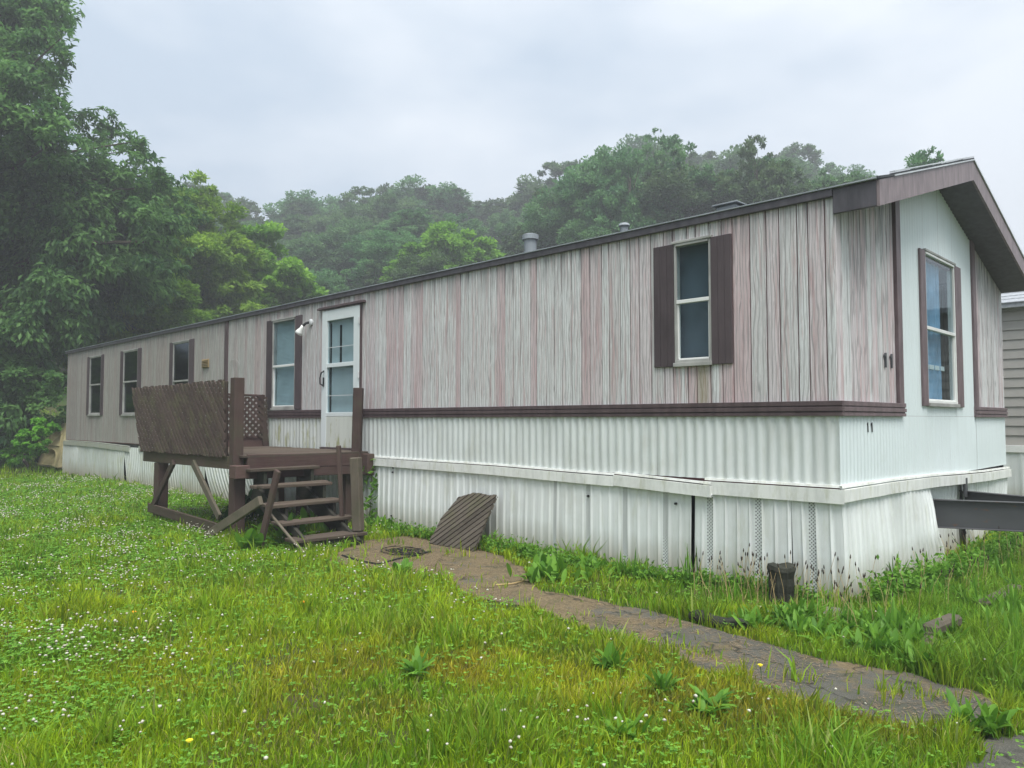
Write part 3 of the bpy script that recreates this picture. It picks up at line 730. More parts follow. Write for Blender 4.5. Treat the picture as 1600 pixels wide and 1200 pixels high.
m = MB(); m.box(d0-.02, -.06, dz0-.03, d1+.02, -.001, dz0-.004, .003); part(m, 'threshold', M['brown'])

# porch lamp, vent, cable, digits ------------------------------------------
m = MB(); m.tube([(-8.26, -.005, 3.05), (-8.26, -.035, 3.05), (-8.26, -.05, 3.05)], [.055, .055, .035], 18); lamp = part(m, 'porch_lamp', M['alu'], label='small floodlight on round wall plate', smooth=False)
m = MB(); m.tube([(-8.27, -.05, 3.05), (-8.31, -.09, 3.03), (-8.36, -.12, 2.98)], .02, 8); part(m, 'lamp_arm', M['black'], lamp)
m = MB(); m.tube([(-8.35, -.115, 3.0), (-8.37, -.125, 2.96), (-8.40, -.14, 2.90), (-8.42, -.15, 2.87)], [.024, .028, .060, .066], 16); part(m, 'lamp_shade', M['frame'], lamp, smooth=True)
q = onY(323, 568)
m = MB(); m.box(q.x-.15, -.035, q.z-.085, q.x+.15, -.012, q.z+.085, .004); vent = part(m, 'wall_vent', M['brass'], label='small tan louvred wall vent')
for i in range(5):
    m = MB(); m.obox((q.x, -.045, q.z-.062+i*.031), (.27, .024, .004), Matrix.Rotation(R(35), 3, 'X')); part(m, 'louvre', M['brass'], vent)
m = MB(); m.tube([onY(360, 567, -.03), onY(363, 562, -.05), onY(369, 561, -.05), onY(373, 567, -.05), onY(374, 577, -.05)], .004, 5); part(m, 'cable_loop', M['frame_grey'])
def one(y, z, h, t, lean=0):
    m = MB(); w = h*.2
    P = [(-w*.5, 0), (w*.5, 0), (w*.5, h), (-w*.15, h), (-w*1.25, h*.82), (-w*1.25, h*.68), (-w*.5, h*.80)]
    m.prism([Vector((.016, y+a+lean*b, z+b)) for a, b in P], (1, 0, 0), t); return m
for y in (1.06, 1.22): part(one(y, 1.98, .135, .014), 'house_number', M['steel'])
for y in (.60, .70): part(one(y, 1.39, .085, .004, -.06), 'house_number', M['black'])

# skirting trim and skirting panels ----------------------------------------
def strim(pts, nrm, mat, lab=None, h=.10):
    nrm = Vector(nrm)
    for (a, b) in zip(pts[:-1], pts[1:]):
        a, b = Vector(a), Vector(b); m = MB(); e = (b-a).normalized()*.002; a, b = a+e, b-e
        n = 10
        for k in range(n):
            p, q = a.lerp(b, k/n), a.lerp(b, (k+1)/n); wob = .004*math.sin(k*1.3+a.x*3+a.y); wob2 = .004*math.sin((k+1)*1.3+a.x*3+a.y)
            o0, o1 = nrm*(.05+wob), nrm*(.05+wob2)
            vs = [p, q, q+o1, p+o0, p-UP*h, q-UP*h, q-UP*h+o1, p-UP*h+o0]
            fs = [(0, 3, 2, 1), (4, 5, 6, 7), (3, 7, 6, 2), (0, 1, 5, 4)]+([(0, 4, 7, 3)] if k == 0 else [])+([(1, 2, 6, 5)] if k == n-1 else [])
            if nrm.x > .5 or True:
                m.add(vs, fs)
            lip = [p+UP*.012, q+UP*.012, q+UP*.012+nrm*.030, p+UP*.012+nrm*.030, p+UP*.032, q+UP*.032, q+UP*.032+nrm*.026, p+UP*.032+nrm*.026]
            m.add(lip, [(0, 1, 2, 3), (4, 7, 6, 5), (3, 2, 6, 7)])
        part(m, 'skirting_trim', mat, label=lab)
zt = .935
strim([(-6.9, -.012, .955), (-5.6, -.012, .95), (-4.0, -.012, .945)], (0, -1, 0), M['skirt_trim'])
strim([(-4.0, -.014, .945), (-2.75, -.016, .925), (-2.25, -.018, .92)], (0, -1, 0), M['skirt_trim'])
strim([(-2.25, -.02, .935), (-1.13, -.05, .895)], (0, -1, 0), M['skirt_trim'], 'loose stained length of skirting trim', .105)
strim([(-1.22, -.012, .93), (.055, -.012, .932)], (0, -1, 0), M['skirt_trim'], None, .115)
strim([(.012, -.06, .932), (.012, 1.2, .925), (.012, 2.4, .905), (.012, 3.4, .875), (.012, 4.4, .85), (.012, YW+.06, .835)], (1, 0, 0), M['skirt_trim'])
strim([(-21.42, -.012, .905), (-18.6, -.012, .90), (-16.2, -.012, .855)], (0, -1, 0), M['trim_old'])
strim([(-15.6, -.012, .90), (-12.9, -.012, .905), (-9.7, -.012, .92)], (0, -1, 0), M['trim_old'])

def ribs(pitch=.119, vent=.475, off=.195):
    def f(u):
        q = ((-u-off) % vent)/vent*4                 # four ribs per vent module
        k = int(q); r = q-k
        base = 0.
        if r > .80: base = .022*math.sin((r-.82)/.18*PI)
        elif k == 0 and r < .5: base = -.004
        else: base = .003*math.sin(r*6)
        return base
    return f
rib = ribs()
def skirt(xa, xb, zt_, mat, shear=0., bulge=.02, lab=None, tear=0, zb=-.06):
    ph = random.random()*6 if xa < -7 else 1.7+xa*0
    o = corr('skirting_panel', (xa, -.022, 0), (xb, -.022, 0), zb, zt_, rib, (0, -1, 0), mat,
         lambda u, t: (shear*(1-t)+(.012 if xa < -7 else .003)*math.sin(u*3+t*4+ph), bulge*math.sin(t*PI)*(.6+.4*math.sin(u*2.3+ph))+.012*(1-t)), step=.0085, rows=9, label=lab)
    if xa > -3.3:                                     # perforated flutes of each module
        me = o.data; me.materials.append(M['vent']); n = len(me.polygons)//9+1; us = np.linspace(xa, xb, n); us = (us[:-1]+us[1:])/2
        q = ((-us-.195) % .475)/.475*4; mk = (q < .5).astype(np.int32); me.polygons.foreach_set('material_index', np.tile(mk, 9))
    return o
for a, b in ((-6.78, -5.9), (-5.9, -5.0), (-5.0, -4.1), (-4.1, -3.2), (-3.2, -2.3)): skirt(a-.02, b, .86, M['skirt'], 0, .012)
skirt(-2.32, -1.365, .85, M['skirt'], 0, .014, 'skirting panel with gap beside it')
skirt(-1.335, -.40, .86, M['skirt'], .0, .012); skirt(-.40, .035, .86, M['skirt'], .012, .006)
x = -21.45
for w, sh, bl in ((1.3, .03, .03), (1.25, -.02, .04), (1.2, .0, .02), (1.15, .05, .03), (1.0, .30, .02), (1.0, .18, .04), (1.2, .3, .05), (1.2, .1, .04), (1.3, .6, .05), (1.2, .7, .05), (1.3, .5, .05), (1.25, .2, .04)):
    skirt(x-.05, x+w+.03, .86, M['skirt_old'] if x < -9.8 else M['skirt'], sh, bl); x += w
for (px, py) in ((614, 731), (613, 738), (611, 806), (918, 775), (1055, 787)):
    p = onY(px, py, -.05); m = MB(); m.tube([p+Vector((0, .02, 0)), p-Vector((0, .004, 0))], .012, 6); part(m, 'screw_hole', M['black'])
p = onY(1105, 771, -.07); m = MB(); m.tube([p+Vector((0, .05, 0)), p, p+Vector((0, -.02, -.01))], [.008, .02, .014], 8); m.tube([p, p+Vector((.05, .0, -.015))], .01, 6); part(m, 'hose_bib', M['alu'])
# end wall skirting: bowed, torn in front of the hitch
def erib(u):
    r = (u/.105) % 1; return .012*math.sin((r-.75)/.25*PI) if r > .75 else .002*math.sin(r*7)
def eskirt(a, b, zb, zt_, nrm0, warp, mat, lab=None, zf=None):
    return corr('skirting_panel', (nrm0, a, 0), (nrm0, b, 0), zb, zt_, erib, (1, 0, 0), mat, warp, step=.009, rows=10, label=lab, zfun=zf)
eskirt(-.034, 1.1, -.06, .86, .022, lambda u, t: (.10*(1-t)*u, .035*(1-t)*(u+.2)+.015*math.sin(t*PI)), M['skirt'])
eskirt(1.1, 2.26, -.06, .85, .024, lambda u, t: (.11*(1-t)-.10*(u-1.1)*sstep(.25, .45, t)*(1-sstep(.5, .8, t))*.6, .05*(1-t)+.05*(1-t)*(u-1.1)+.02*math.sin(t*PI+u*3)), M['skirt'], 'bowed and torn skirting panel')
eskirt(2.20, 3.95, -.06, .84, -.035, lambda u, t: (0, .05*math.sin(t*PI+u)*.5), M['skirt'])
eskirt(3.50, YW, -.06, .80, .01, lambda u, t: (-.16*(1-t)*(u-3.6)/2, .02*math.sin(t*PI+u*2)), M['skirt'])
m = MB(); m.box(-.6, 2.0, -.05, -.55, 3.9, .86); m.box(-.5, .2, -.05, -.45, 5.4, .84); m.box(-20.5, .5, -.05, -.5, .55, .84); m.box(XL-.01, .0, -.1, XL+.03, YW, .9); m.box(XL, YW-.03, -.1, -.02, YW, .9); part(m, 'underfloor_board', M['dark'])
# hitch: two converging steel channels
def hitch(y0, y1, zc, h, x0=-.35, x1=1.42):
    m = MB(); d = Vector((x1-x0, y1-y0, 0)).normalized(); a, b = Vector((x0, y0, zc)), Vector((x1, y1, zc)); n = Vector((-d.y, d.x, 0))
    m.beam(a, b, .008, h, .001); m.beam(a+UP*(h/2-.005), b+UP*(h/2-.005), .085, .010, .002); m.beam(a-UP*(h/2-.005), b-UP*(h/2-.005), .085, .010, .002); return m
part(hitch(2.20, 2.92, .535, .29), 'hitch_beam', M['steel']); part(hitch(3.72, 3.00, .555, .26), 'hitch_beam', M['steel'])
m = MB(); m.box(1.34, 2.86, .42, 1.50, 3.06, .66, .01); m.tube([(1.45, 2.96, .60), (1.66, 2.96, .60), (1.72, 2.96, .58)], [.05, .06, .04], 12); part(m, 'coupler', M['steel'])
m = MB(); m.box(.03, 3.44, .62, .06, 3.53, .84, .004); part(m, 'hitch_bracket', M['steel'])

# ------------------------------------------------------------------ porch
DX0, DX1, DY0 = -9.55, -6.65, -1.95
porch = thing('wooden_porch', 'brown wooden porch with lattice railing in front of the white door', 'porch', ((DX0+DX1)/2, -1., 0))
P = lambda mb_, n, mat, par=porch, lab=None: part(mb_, n, mat, par, lab)
m = MB(); m.box(-6.80, -2.01, .80, -6.67, -1.88, 2.03, .006); P(m, 'post', M['deckwood'])
m = MB(); m.box(-6.82, -2.0, -.05, -6.66, -1.85, .795, .008); P(m, 'post', M['deckwood'])
m = MB(); m.box(-9.32, -2.0, -.05, -9.14, -1.85, .86, .008); P(m, 'post', M['deckwood'])
m = MB(); m.beam((-6.66, -.22, .60), (-6.64, -.20, 1.95), .12, .13, .006); P(m, 'post', M['deckwood'])
m = MB(); m.beam((-9.50, -.06, .6), (-9.55, -.22, 1.92), .10, .10, .006); P(m, 'post', M['deckwood'])
for x_, y_ in ((-9.23, -.3), (-6.75, -.3), (-8., -.3), (-7.4, -1.0)):
    m = MB(); m.box(x_-.06, y_-.06, -.05, x_+.06, y_+.06, .86, .006); P(m, 'post', M['deckwood'])
m = MB(); m.beam((-9.75, -1.985, .945), (-6.82, -1.985, .955), .045, .16, .005); P(m, 'rim_board', M['deckwood_x'])
m = MB(); m.beam((-6.60, -1.87, .975), (-6.60, .0-.06, .945), .045, .175, .005); P(m, 'rim_board', M['deckwood_y'])
m = MB(); m.beam((-6.605, -1.87, .815), (-6.605, -.06, .80), .045, .12, .005); P(m, 'rim_board', M['deckwood_y'])
m = MB(); m.box(-6.68, -2.06, .77, -6.50, -1.875, .93, .006); P(m, 'corner_block', M['deckwood_y'])
m = MB(); m.box(-6.62, -.16, .72, -6.46, -.04, 1.02, .01); P(m, 'corner_block', M['deckwood'])
for k in range(6):
    m = MB(); y_ = -1.7+k*.32; m.box(-9.5, y_-.02, .86, -6.63, y_+.02, 1.015); P(m, 'joist', M['deckwood_x'])
x_ = DX0
while x_ < DX1-.05:
    m = MB(); yo = random.uniform(-.015, .015); z = 1.02+random.uniform(0, .006); m.box(x_, DY0+.02+yo, z, x_+.133, -.07, z+.03, .004); P(m, 'deck_board', M['tread']); x_ += .142
m = MB(); m.beam((-8.50, -2.03, .90), (-9.27, -2.03, .20), .04, .10); P(m, 'brace', M['deckwood'])
m = MB(); m.beam((-7.84, -2.03, .92), (-6.95, -2.05, .26), .04, .10); P(m, 'brace', M['grey_wood'])
m = MB(); m.beam((-9.40, -2.03, .19), (-6.98, -2.05, .12), .04, .13); P(m, 'bottom_rail', M['deckwood_x'])
m = MB(); m.beam((-8.9, -1.6, .90), (-8.3, -1.4, .05), .03, .04); P(m, 'brace', M['dark'])
m = MB(); m.beam((-9.6, -.12, 1.905), (-9.55, -1.96, 1.93), .09, .035); P(m, 'top_rail', M['deckwood_y'])
m = MB(); m.box(-9.54, -1.9, 1.05, -9.51, -.1, 1.22, .003); P(m, 'kick_board', M['deckwood_y'])
def lattice(quad, to3, nrm, pitch, sw, th, mat, parent, ang=(45, -45), layers=(0, 1), label=None, jit=0.0, skip=0.):
    hp = halfplanes(quad); xs_ = [q[0] for q in quad]; ys_ = [q[1] for q in quad]; cx, cy = (min(xs_)+max(xs_))/2, (min(ys_)+max(ys_))/2; Rr = math.hypot(max(xs_)-min(xs_), max(ys_)-min(ys_))
    for li in layers:
        a = R(ang[li]); d = (math.cos(a), math.sin(a)); n = (-d[1], d[0]); k = -Rr/2
        while k < Rr/2:
            if random.random() >= skip:
                w = sw+random.uniform(-jit, jit); e = random.uniform(0, .012); aj = random.uniform(-jit, jit)
                st = [(cx+n[0]*(k+s_*w/2+aj*t_)+d[0]*t_*Rr, cy+n[1]*(k+s_*w/2+aj*t_)+d[1]*t_*Rr) for s_, t_ in ((-1, -1), (-1, 1), (1, 1), (1, -1))]
                hq = [(A, B, Cc+e*math.hypot(A, B)*(1 if random.random() < .5 else -1)) for A, B, Cc in hp]
                pl = clip(st, hq)
                if pl: m = MB().prism([to3(*p)+Vector(nrm)*(th*li) for p in pl], nrm, th*.96); P(m, 'lattice_slat', mat, parent)
            k += pitch
# front panel, leaning out a little on its left end
tilt = lambda x_, z_: Vector((x_, -2.02-.04*(z_-1.0)-.03*max(0, (-8.5-x_)), z_))
lattice([(-9.68, 1.02), (-6.84, 1.03), (-6.84, 2.0), (-9.97, 1.99)], tilt, (0, -1, 0),   .088, .056, .012, M['slat'], porch, ang=(42, -48), jit=.0015)
m = MB(); m.beam((-6.90, -2.0, 1.03), (-6.88, -2.02, 1.99), .03, .05); P(m, 'panel_stile', M['deckwood'])
m = MB(); m.beam((-9.6, -2.0, 1.05), (-6.9, -2.0, 1.06), .03, .05); P(m, 'panel_rail', M['deckwood_x'])
lattice([(-1.9, 1.2), (-.1, 1.2), (-.12, 1.88), (-1.9, 1.90)], lambda y_, z_: Vector((-9.50, y_, z_)), (1, 0, 0), .075, .040, .009, M['deckwood'], porch, jit=.002)

steps = thing('porch_steps', 'five weathered wooden steps climbing to the porch', 'steps', (-5.8, -1.45, 0))
TF = [(-6.38, .89), (-6.08, .70), (-5.84, .49), (-5.57, .305), (-5.27, .14)]
for i, (xf, z) in enumerate(TF):
    for k in range(2):
        x1 = xf-k*.145; m = MB(); dz = random.uniform(-.006, .006)
        m.beam((x1-.064, -1.93+random.uniform(-.02, .02), z-.018+dz), (x1-.064, -.95+random.uniform(-.02, .03), z-.018+random.uniform(-.008, .008)), .138, .040, .006); part(m, 'tread', M['tread'], steps)
for y_ in (-1.74, -1.08):                                  # notched stringers
    poly = []
    for xf, z in TF: poly += [(xf-.30, z-.042), (xf-.03, z-.042)]
    poly = [(poly[0][0], .50)] + poly + [(TF[-1][0]-.03, -.03), (TF[-1][0]-.36, -.03)]
    # split into convex pieces
    for (a, z) in TF:
        m = MB(); m.prism([Vector((a-.30, y_, z-.30 if z > .3 else -.03)), Vector((a-.02, y_, max(z-.46, -.03))), Vector((a-.02, y_, z-.040)), Vector((a-.30, y_, z-.040))], (0, 1, 0), .04)
        part(m, 'stringer_block', M['step_dark'], steps)
m = MB(); m.beam((-6.62, -1.76, .60), (-5.25, -1.76, -.02), .045, .20, .004); part(m, 'stringer', M['step_dark'], steps)
m = MB(); m.beam((-6.62, -1.12, .60), (-5.25, -1.12, -.02), .045, .20, .004); part(m, 'stringer', M['step_dark'], steps)
m = MB(); m.box(-5.33, -1.85, -.03, -5.295, -1.0, .10, .004); part(m, 'riser', M['step_dark'], steps)
m = MB(); m.beam((-5.36, -1.04, .15), (-5.40, -1.06, 1.04), .11, .12, .012); part(m, 'handrail_post', M['grey_wood'], steps)
m = MB(); m.beam((-5.62, -1.10, .25), (-5.66, -1.14, 1.18), .07, .05, .008); part(m, 'handrail_post', M['deckwood'], steps)
def plank(name, label, cat, p, q, w, h, mat, upv=(0, 0, 1)):
    o = MB().beam(p, q, w, h, .006, upv); ob = o.build(name, mat); return tag(ob, label, cat)
plank('leaning_plank', 'short brown plank standing upright against the left side of the steps', 'plank', (-5.83, -2.08, -.03), (-5.53, -2.02, .92), .10, .04, M['deckwood'], (0, 1, 0))
plank('fallen_plank', 'mossy square timber lying at a slant beside the steps', 'plank', (-7.0, -2.2, .03), (-5.84, -2.06, .56), .055, .11, M['grey_wood'])
o = MB().tube([(-5.75, -2.0, .42), (-5.3, -1.98, .18), (-4.95, -1.95, .0)], .016, 8).build('metal_pipe', M['grey_wood']); tag(o, 'thin bent pipe slanting to the ground at the foot of the steps', 'pipe')

# leaning lattice against the skirting
lat = thing('leaning_lattice', 'broken piece of dark lattice leaning on the white skirting', 'lattice', (-4.15, -.4, 0))
bl, br, tr_, tl = onZ(672, 850), onZ(742, 862), onY(779, 773, -.10), onY(712, 768, -.10)
ex = (tr_-tl); W_ = 1.0
def lat3(u, v):  # u across 0..1, v up 0..1
    return (bl.lerp(br, u)).lerp(tl.lerp(tr_, u), v)
nl = ((br-bl).cross(tl-bl)).normalized()
if nl.y > 0: nl = -nl
lattice([(0, 0), (1, 0), (1, .97), (.22, 1.), (.17, .88), (.06, .84), (0, .55)], lambda u, v: lat3(u, v), nl, .088, .068, .014, M['slat_old'], lat, ang=(-40, 46), layers=(1, 0), jit=.003)

# ------------------------------------------------------------------ neighbour's house
nb = thing('neighbour_house', 'grey horizontally sided mobile home behind the right end', 'mobile home', (0, 10, 0))
NY = 9.2
for i in range(15):
    m = MB(); z = 1.06+i*.167
    m.prism([Vector((-9, NY+.02, z)), Vector((-9, NY-.012, z)), Vector((-9, NY+.008, z+.163)), Vector((-9, NY+.03, z+.165))], (1, 0, 0), 17.0); part(m, 'lap_board', M['nsiding'], nb)
m = MB(); m.box(-9, NY+.03, -.1, 8, 13, 3.5); part(m, 'house_body', M['nsiding'], nb)
m = MB(); m.box(-9.02, NY-.04, .93, 8.02, NY+.02, 1.055, .004); part(m, 'skirting_trim', M['frame'], nb)
corr('skirting_panel', (-2, NY-.01, 0), (7.9, NY-.01, 0), -.05, .93, lambda u: .018*max(0, math.sin(2*PI*u/.28))**4, (0, -1, 0), M['corr'], step=.03, rows=2, parent=nb)
m = MB(); m.prism([Vector((-9.2, NY-.2, 3.52)), Vector((-9.2, 11.1, 4.10)), Vector((-9.2, 13.2, 3.52)), Vector((-9.2, 13.2, 3.44)), Vector((-9.2, NY-.2, 3.44))], (1, 0, 0), 17.4); nroof = part(m, 'roof', M['nroof'], nb)
for i in range(7):
    m = MB(); ya = NY-.22+i*.33; za = 3.525+(ya-NY+.2)*.305; m.prism([Vector((-9.2, ya, za)), Vector((-9.2, ya, za+.014)), Vector((-9.2, ya+.33, za+.33*.305+.002)), Vector((-9.2, ya+.33, za+.33*.305))], (1, 0, 0), 17.4); part(m, 'shingle_course', M['nroof'], nroof)

# ------------------------------------------------------------------ odds and ends on the ground
pc = onZ(1221, 944)
m = MB(); nseg = 36; rings = []
vs = []; hs = [(-.08, .098), (.03, .100), (.10, .095), (.16, .101), (.23, .099), (.285, .112), (.315, .104), (.325, .06)]
for z, r0 in hs:
    for k in range(nseg): a = 2*PI*k/nseg; r = r0*(1+.05*math.sin(3*a+1)+.035*math.sin(9*a+z*9)+.03*math.sin(17*a+z*5)); vs.append((pc.x+r*math.cos(a), pc.y+r*math.sin(a), z+.012*math.sin(2*a)*(z > .2)))
fs = [(i*nseg+k, i*nseg+(k+1) % nseg, (i+1)*nseg+(k+1) % nseg, (i+1)*nseg+k) for i in range(len(hs)-1) for k in range(nseg)]
fs.append(tuple((len(hs)-1)*nseg+k for k in range(nseg))); tag(m.add(vs, fs).build('wooden_post_stump', M['rot']), 'short round blackened wooden post stump in front of the skirting corner', 'post')
a, b = onZ(1078, 962, .04), onZ(1172, 982, .03)
m = MB(); pts = [a.lerp(b, t)+Vector((0, 0, .012*math.sin(t*9))) for t in np.linspace(0, 1, 9)]; m.tube(pts, [.028, .045, .05, .046, .05, .047, .052, .045, .02], 10)
tag(m.build('rotten_log', M['rot'], smooth=True), 'short dark rotten log lying along the path edge', 'log')
def rail(name, label, p, q, w, h, cat='timber'):
    return tag(MB().beam(p, q, w, h, .02).build(name, M['grey_wood']), label, cat)
rail('old_timber', 'weathered timber chunk half sunk in weeds, nearest the driveway', onZ(1448, 1012, .05), onZ(1462, 985, .09), .09, .08)
rail('old_timber', 'weathered timber piece lying across the weeds, middle of the three', onZ(1452, 985, .12), onZ(1492, 968, .10), .10, .08)
rail('old_timber', 'weathered timber piece in the grass, farthest under the hitch', onZ(1535, 948, .06), onZ(1588, 920, .06), .11, .08)
def rock(name, label, c, sx, sy, sz):
    bm = bmesh.new(); bmesh.ops.create_icosphere(bm, subdivisions=3, radius=1)
    for v in bm.verts:
        k = 1+.18*math.sin(v.co.x*4+c.x)+.12*math.sin(v.co.y*6+1)+.08*math.sin(v.co.z*7+v.co.x*5); v.co = Vector((v.co.x*sx*k+c.x, v.co.y*sy*k+c.y, v.co.z*sz*k+c.z))
    me = bpy.data.meshes.new(name); bm.to_mesh(me); bm.free(); me.materials.append(M['stone']); o = bpy.data.objects.new(name, me); COL.objects.link(o); return tag(o, label, 'rock')
rock('flat_rock', 'flat grey rock in the weeds right of the post stump', onZ(1290, 963, .02), .17, .10, .06)
# wire mat and edging by the steps
m = MB(); c0 = onZ(632, 862, .012)
for k in range(8):
    rr = .08+.03*k; ph = random.random()*6
    pts = [c0+Vector((rr*1.1*math.cos(a_+ph)+.03*math.sin(3*a_), rr*.7*math.sin(a_+ph), .012*math.sin(a_*2+k)+.01)) for a_ in np.linspace(0, 5.2, 16)]
    m.tube(pts, .005, 4)
tag(m.build('wire_tangle', M['black']), 'flat tangle of black wire on the bare ground before the steps', 'wire')
pts = [onZ(*q, .01) for q in [(535, 868), (560, 876), (590, 882), (620, 874), (650, 868), (672, 862)]]
tag(MB().tube(pts, .014, 6).build('garden_edging', M['black']), 'black garden edging strip curving on the bare ground', 'edging')
pts = [onZ(*q, .015) for q in [(775, 914), (800, 912), (820, 907)]]
tag(MB().tube(pts, .007, 5).build('dry_twig', M['straw']), 'pale dry twig lying on the path', 'twig')

# tan moulded board at the far end
tb = thing('tan_moulded_board', 'tan moulded board with two arched hollows leaning at the far house end', 'board', (-22.3, .1, 0))
Q = [onY(57, 727, -.05), onY(90, 731, -.05), onY(106, 661, .35), onY(86, 660, .35)]
nn = ((Q[1]-Q[0]).cross(Q[3]-Q[0])).normalized()
if nn.dot(CAM-Q[0]) < 0: nn = -nn
nu, nv = 44, 110; Pm = np.zeros((nv+1, nu+1, 3))
for j in range(nv+1):
    for i in range(nu+1):
        u, v = i/nu, j/nv; p = Q[0].lerp(Q[1], u).lerp(Q[3].lerp(Q[2], u), v); dpt = 0.
        for cv in (.22, .66):
            du, dv = (u-.5)/.28, (v-cv)/.15; rr = math.hypot(du, max(dv, 0)) if dv > 0 else max(abs(du), -dv*.9)
            if rr < 1: dpt = -.10*float(sstep(1, .75, rr))*float(sstep(-1.1, .6, dv))
            elif rr < 1.25: dpt = .03*math.sin((rr-1)/.25*PI)
        p = p+nn*dpt; Pm[j, i] = p-tb.location
a0 = (np.arange(nv)[:, None]*(nu+1)+np.arange(nu)[None, :]).ravel(); F = np.stack([a0, a0+1, a0+nu+2, a0+nu+1], 1)
o = npmesh('moulded_face', Pm.reshape(-1, 3), F, M['tan'], tb, smooth=True); sm = o.modifiers.new('t', 'SOLIDIFY'); sm.thickness = .03; sm.offset = -1
m = MB().beam(Q[1]-nn*.08, Q[2]-nn*.08, .10, .14); part(m, 'edge_flange', M['tan'], tb)

# ------------------------------------------------------------------ foliage tools
def leaves(pos, L, Wd, direc, nrm, tone, fold=.12):
    """one folded diamond leaf per position; returns V,F,tone"""
    n = len(pos); d = direc/np.linalg.norm(direc, axis=1, keepdims=True)
    s = np.cross(d, nrm); s /= np.linalg.norm(s, axis=1, keepdims=True)+1e-9; up = np.cross(s, d)
    L = np.broadcast_to(np.asarray(L).reshape(-1, 1), (n, 1)); Wd = np.broadcast_to(np.asarray(Wd).reshape(-1, 1), (n, 1))
    base = pos-d*L/2; tip = pos+d*L/2; l = pos+s*Wd/2+up*L*fold; r = pos-s*Wd/2+up*L*fold
    V = np.stack([base, l, tip, r], 1).reshape(-1, 3); k = np.arange(n)*4
    F = np.concatenate([np.stack([k, k+1, k+2], 1), np.stack([k, k+2, k+3], 1)])
    return V, F, np.repeat(tone, 4)
def rsph(n, rg):
    v = rg.normal(size=(n, 3)); return v/np.linalg.norm(v, axis=1, keepdims=True)
def crown(lobes, nleaf, L, Wd, seed, droop=.3, sub=16, subr=.30, gap=.0, flat=.75):
    """lobes (x,y,z,r): leaf sprays gathered in sub-clumps on each lobe's shell"""
    rg = np.random.default_rng(seed); lo = np.array(lobes, float); wt = lo[:, 3]**2; wt /= wt.sum()
    Cs = []; Rs = []
    for (x_, y_, z_, r_), w_ in zip(lo, wt):
        k = max(5, int(sub*(r_/lo[:, 3].mean())**1.3)); u = rsph(k, rg); u[:, 2] = np.abs(u[:, 2])*.9+u[:, 2]*.1 if False else u[:, 2]
        rad = r_*rg.uniform(.45, 1.0, (k, 1))**.6; c = np.array([x_, y_, z_])+u*rad*np.array([1, 1, flat+.1]); Cs.append(c); Rs.append(r_*subr*rg.uniform(.6, 1.4, k))
    Cs = np.concatenate(Cs); Rs = np.concatenate(Rs); pw = Rs**2; pw /= pw.sum()
    idx = rg.choice(len(Cs), nleaf, p=pw); u = rsph(nleaf, rg); rr = Rs[idx][:, None]*rg.uniform(.0, 1., (nleaf, 1))**.45
    pos = Cs[idx]+u*rr*np.array([1.25, 1.25, flat])
    out = pos-lo[:, :3].mean(0); out /= np.linalg.norm(out, axis=1, keepdims=True)+1e-6
    direc = u*.8+out*.5+rg.normal(size=(nleaf, 3))*.5; direc[:, 2] -= droop
    nrm = out*.5+np.array([0, 0, .9])+rg.normal(size=(nleaf, 3))*.45
    tone = np.clip(rg.uniform(0, 1, len(Cs))[idx]*.7+rg.uniform(-.15, .45, nleaf), 0, 1)
    return leaves(pos, L*rg.uniform(.6, 1.3, nleaf), Wd*rg.uniform(.7, 1.2, nleaf), direc, nrm, tone), Cs
def leafobj(name, VFt, mat, parent=None, off=None):
    V, F, t = VFt
    if off is not None: V = V-np.array(off)
    return npmesh(name, V, F, mat, parent, {'tone': ('POINT', 'FLOAT', t)})
def trunk_mb(base, top, r0, limbs, rg, n=10):
    m = MB(); base, top = Vector(base), Vector(top); k = 7; pts = [base.lerp(top, i/k)+Vector((rg.normal()*.12*min(i, 2)*.4, rg.normal()*.12*min(i, 2)*.4, 0)) for i in range(k+1)]
    m.tube([pts[0]-UP*.3]+pts, [r0*1.35]+[r0*(1.1-.85*i/k) for i in range(k+1)], n)
    for c in limbs:
        c = Vector(c); f = min(.95, max(.25, (c.z-base.z)/(top.z-base.z)*.75)); s = base.lerp(top, f); mid = s.lerp(c, .5)+Vector((0, 0, (c-s).length*.12))
        rr = r0*(1.05-.8*f)*.5; m.tube([s, s.lerp(mid, .5)+Vector((0, 0, .05)), mid, mid.lerp(c, .5), c], [rr, rr*.8, rr*.6, rr*.4, rr*.15], 6)
    return m

# ---- big dark tree at the far left
def place(px, py, D): p = atD(px, py, D); return p
rg = np.random.default_rng(5)
bigl = []
for px, py, r in [(-60, -40, 110), (20, 10, 85), (75, 25, 36), (60, 95, 48), (95, 60, 22), (88, 100, 20), (-60, 120, 110), (10, 170, 80), (80, 225, 52), (150, 205, 34), (185, 238, 42), (225, 268, 40), (205, 222, 24), (165, 188, 24), (262, 300, 40), (285, 345, 34), (120, 290, 75), (30, 310, 95), (215, 290, 42), (245, 330, 44), (175, 365, 80), (-60, 300, 120), (60, 420, 105), (255, 400, 44), (225, 445, 46), (140, 465, 70), (40, 530, 80), (-60, 520, 120), (50, 610, 48), (10, 660, 50), (-80, 650, 90), (130, 400, 62), (95, 350, 60), (190, 440, 55), (80, 470, 60), (150, 330, 50), (210, 390, 50), (120, 510, 55)]:
    D = 25+rg.uniform(-2.5, 2.0) if px < 100 else 26+rg.uniform(-1.5, 2.5)
    c = place(px, py, D); bigl.append((c.x, c.y, c.z, r*D/FPX))
tb_ = Vector((-28.2, -1.6, 0)); big = thing('walnut_tree', 'large dark drooping-leaved tree at the far left end of the house', 'tree', tb_)
(vft, Cs) = crown(bigl, 160000, .26, .10, 3, droop=.65, sub=44, subr=.25, flat=.75)
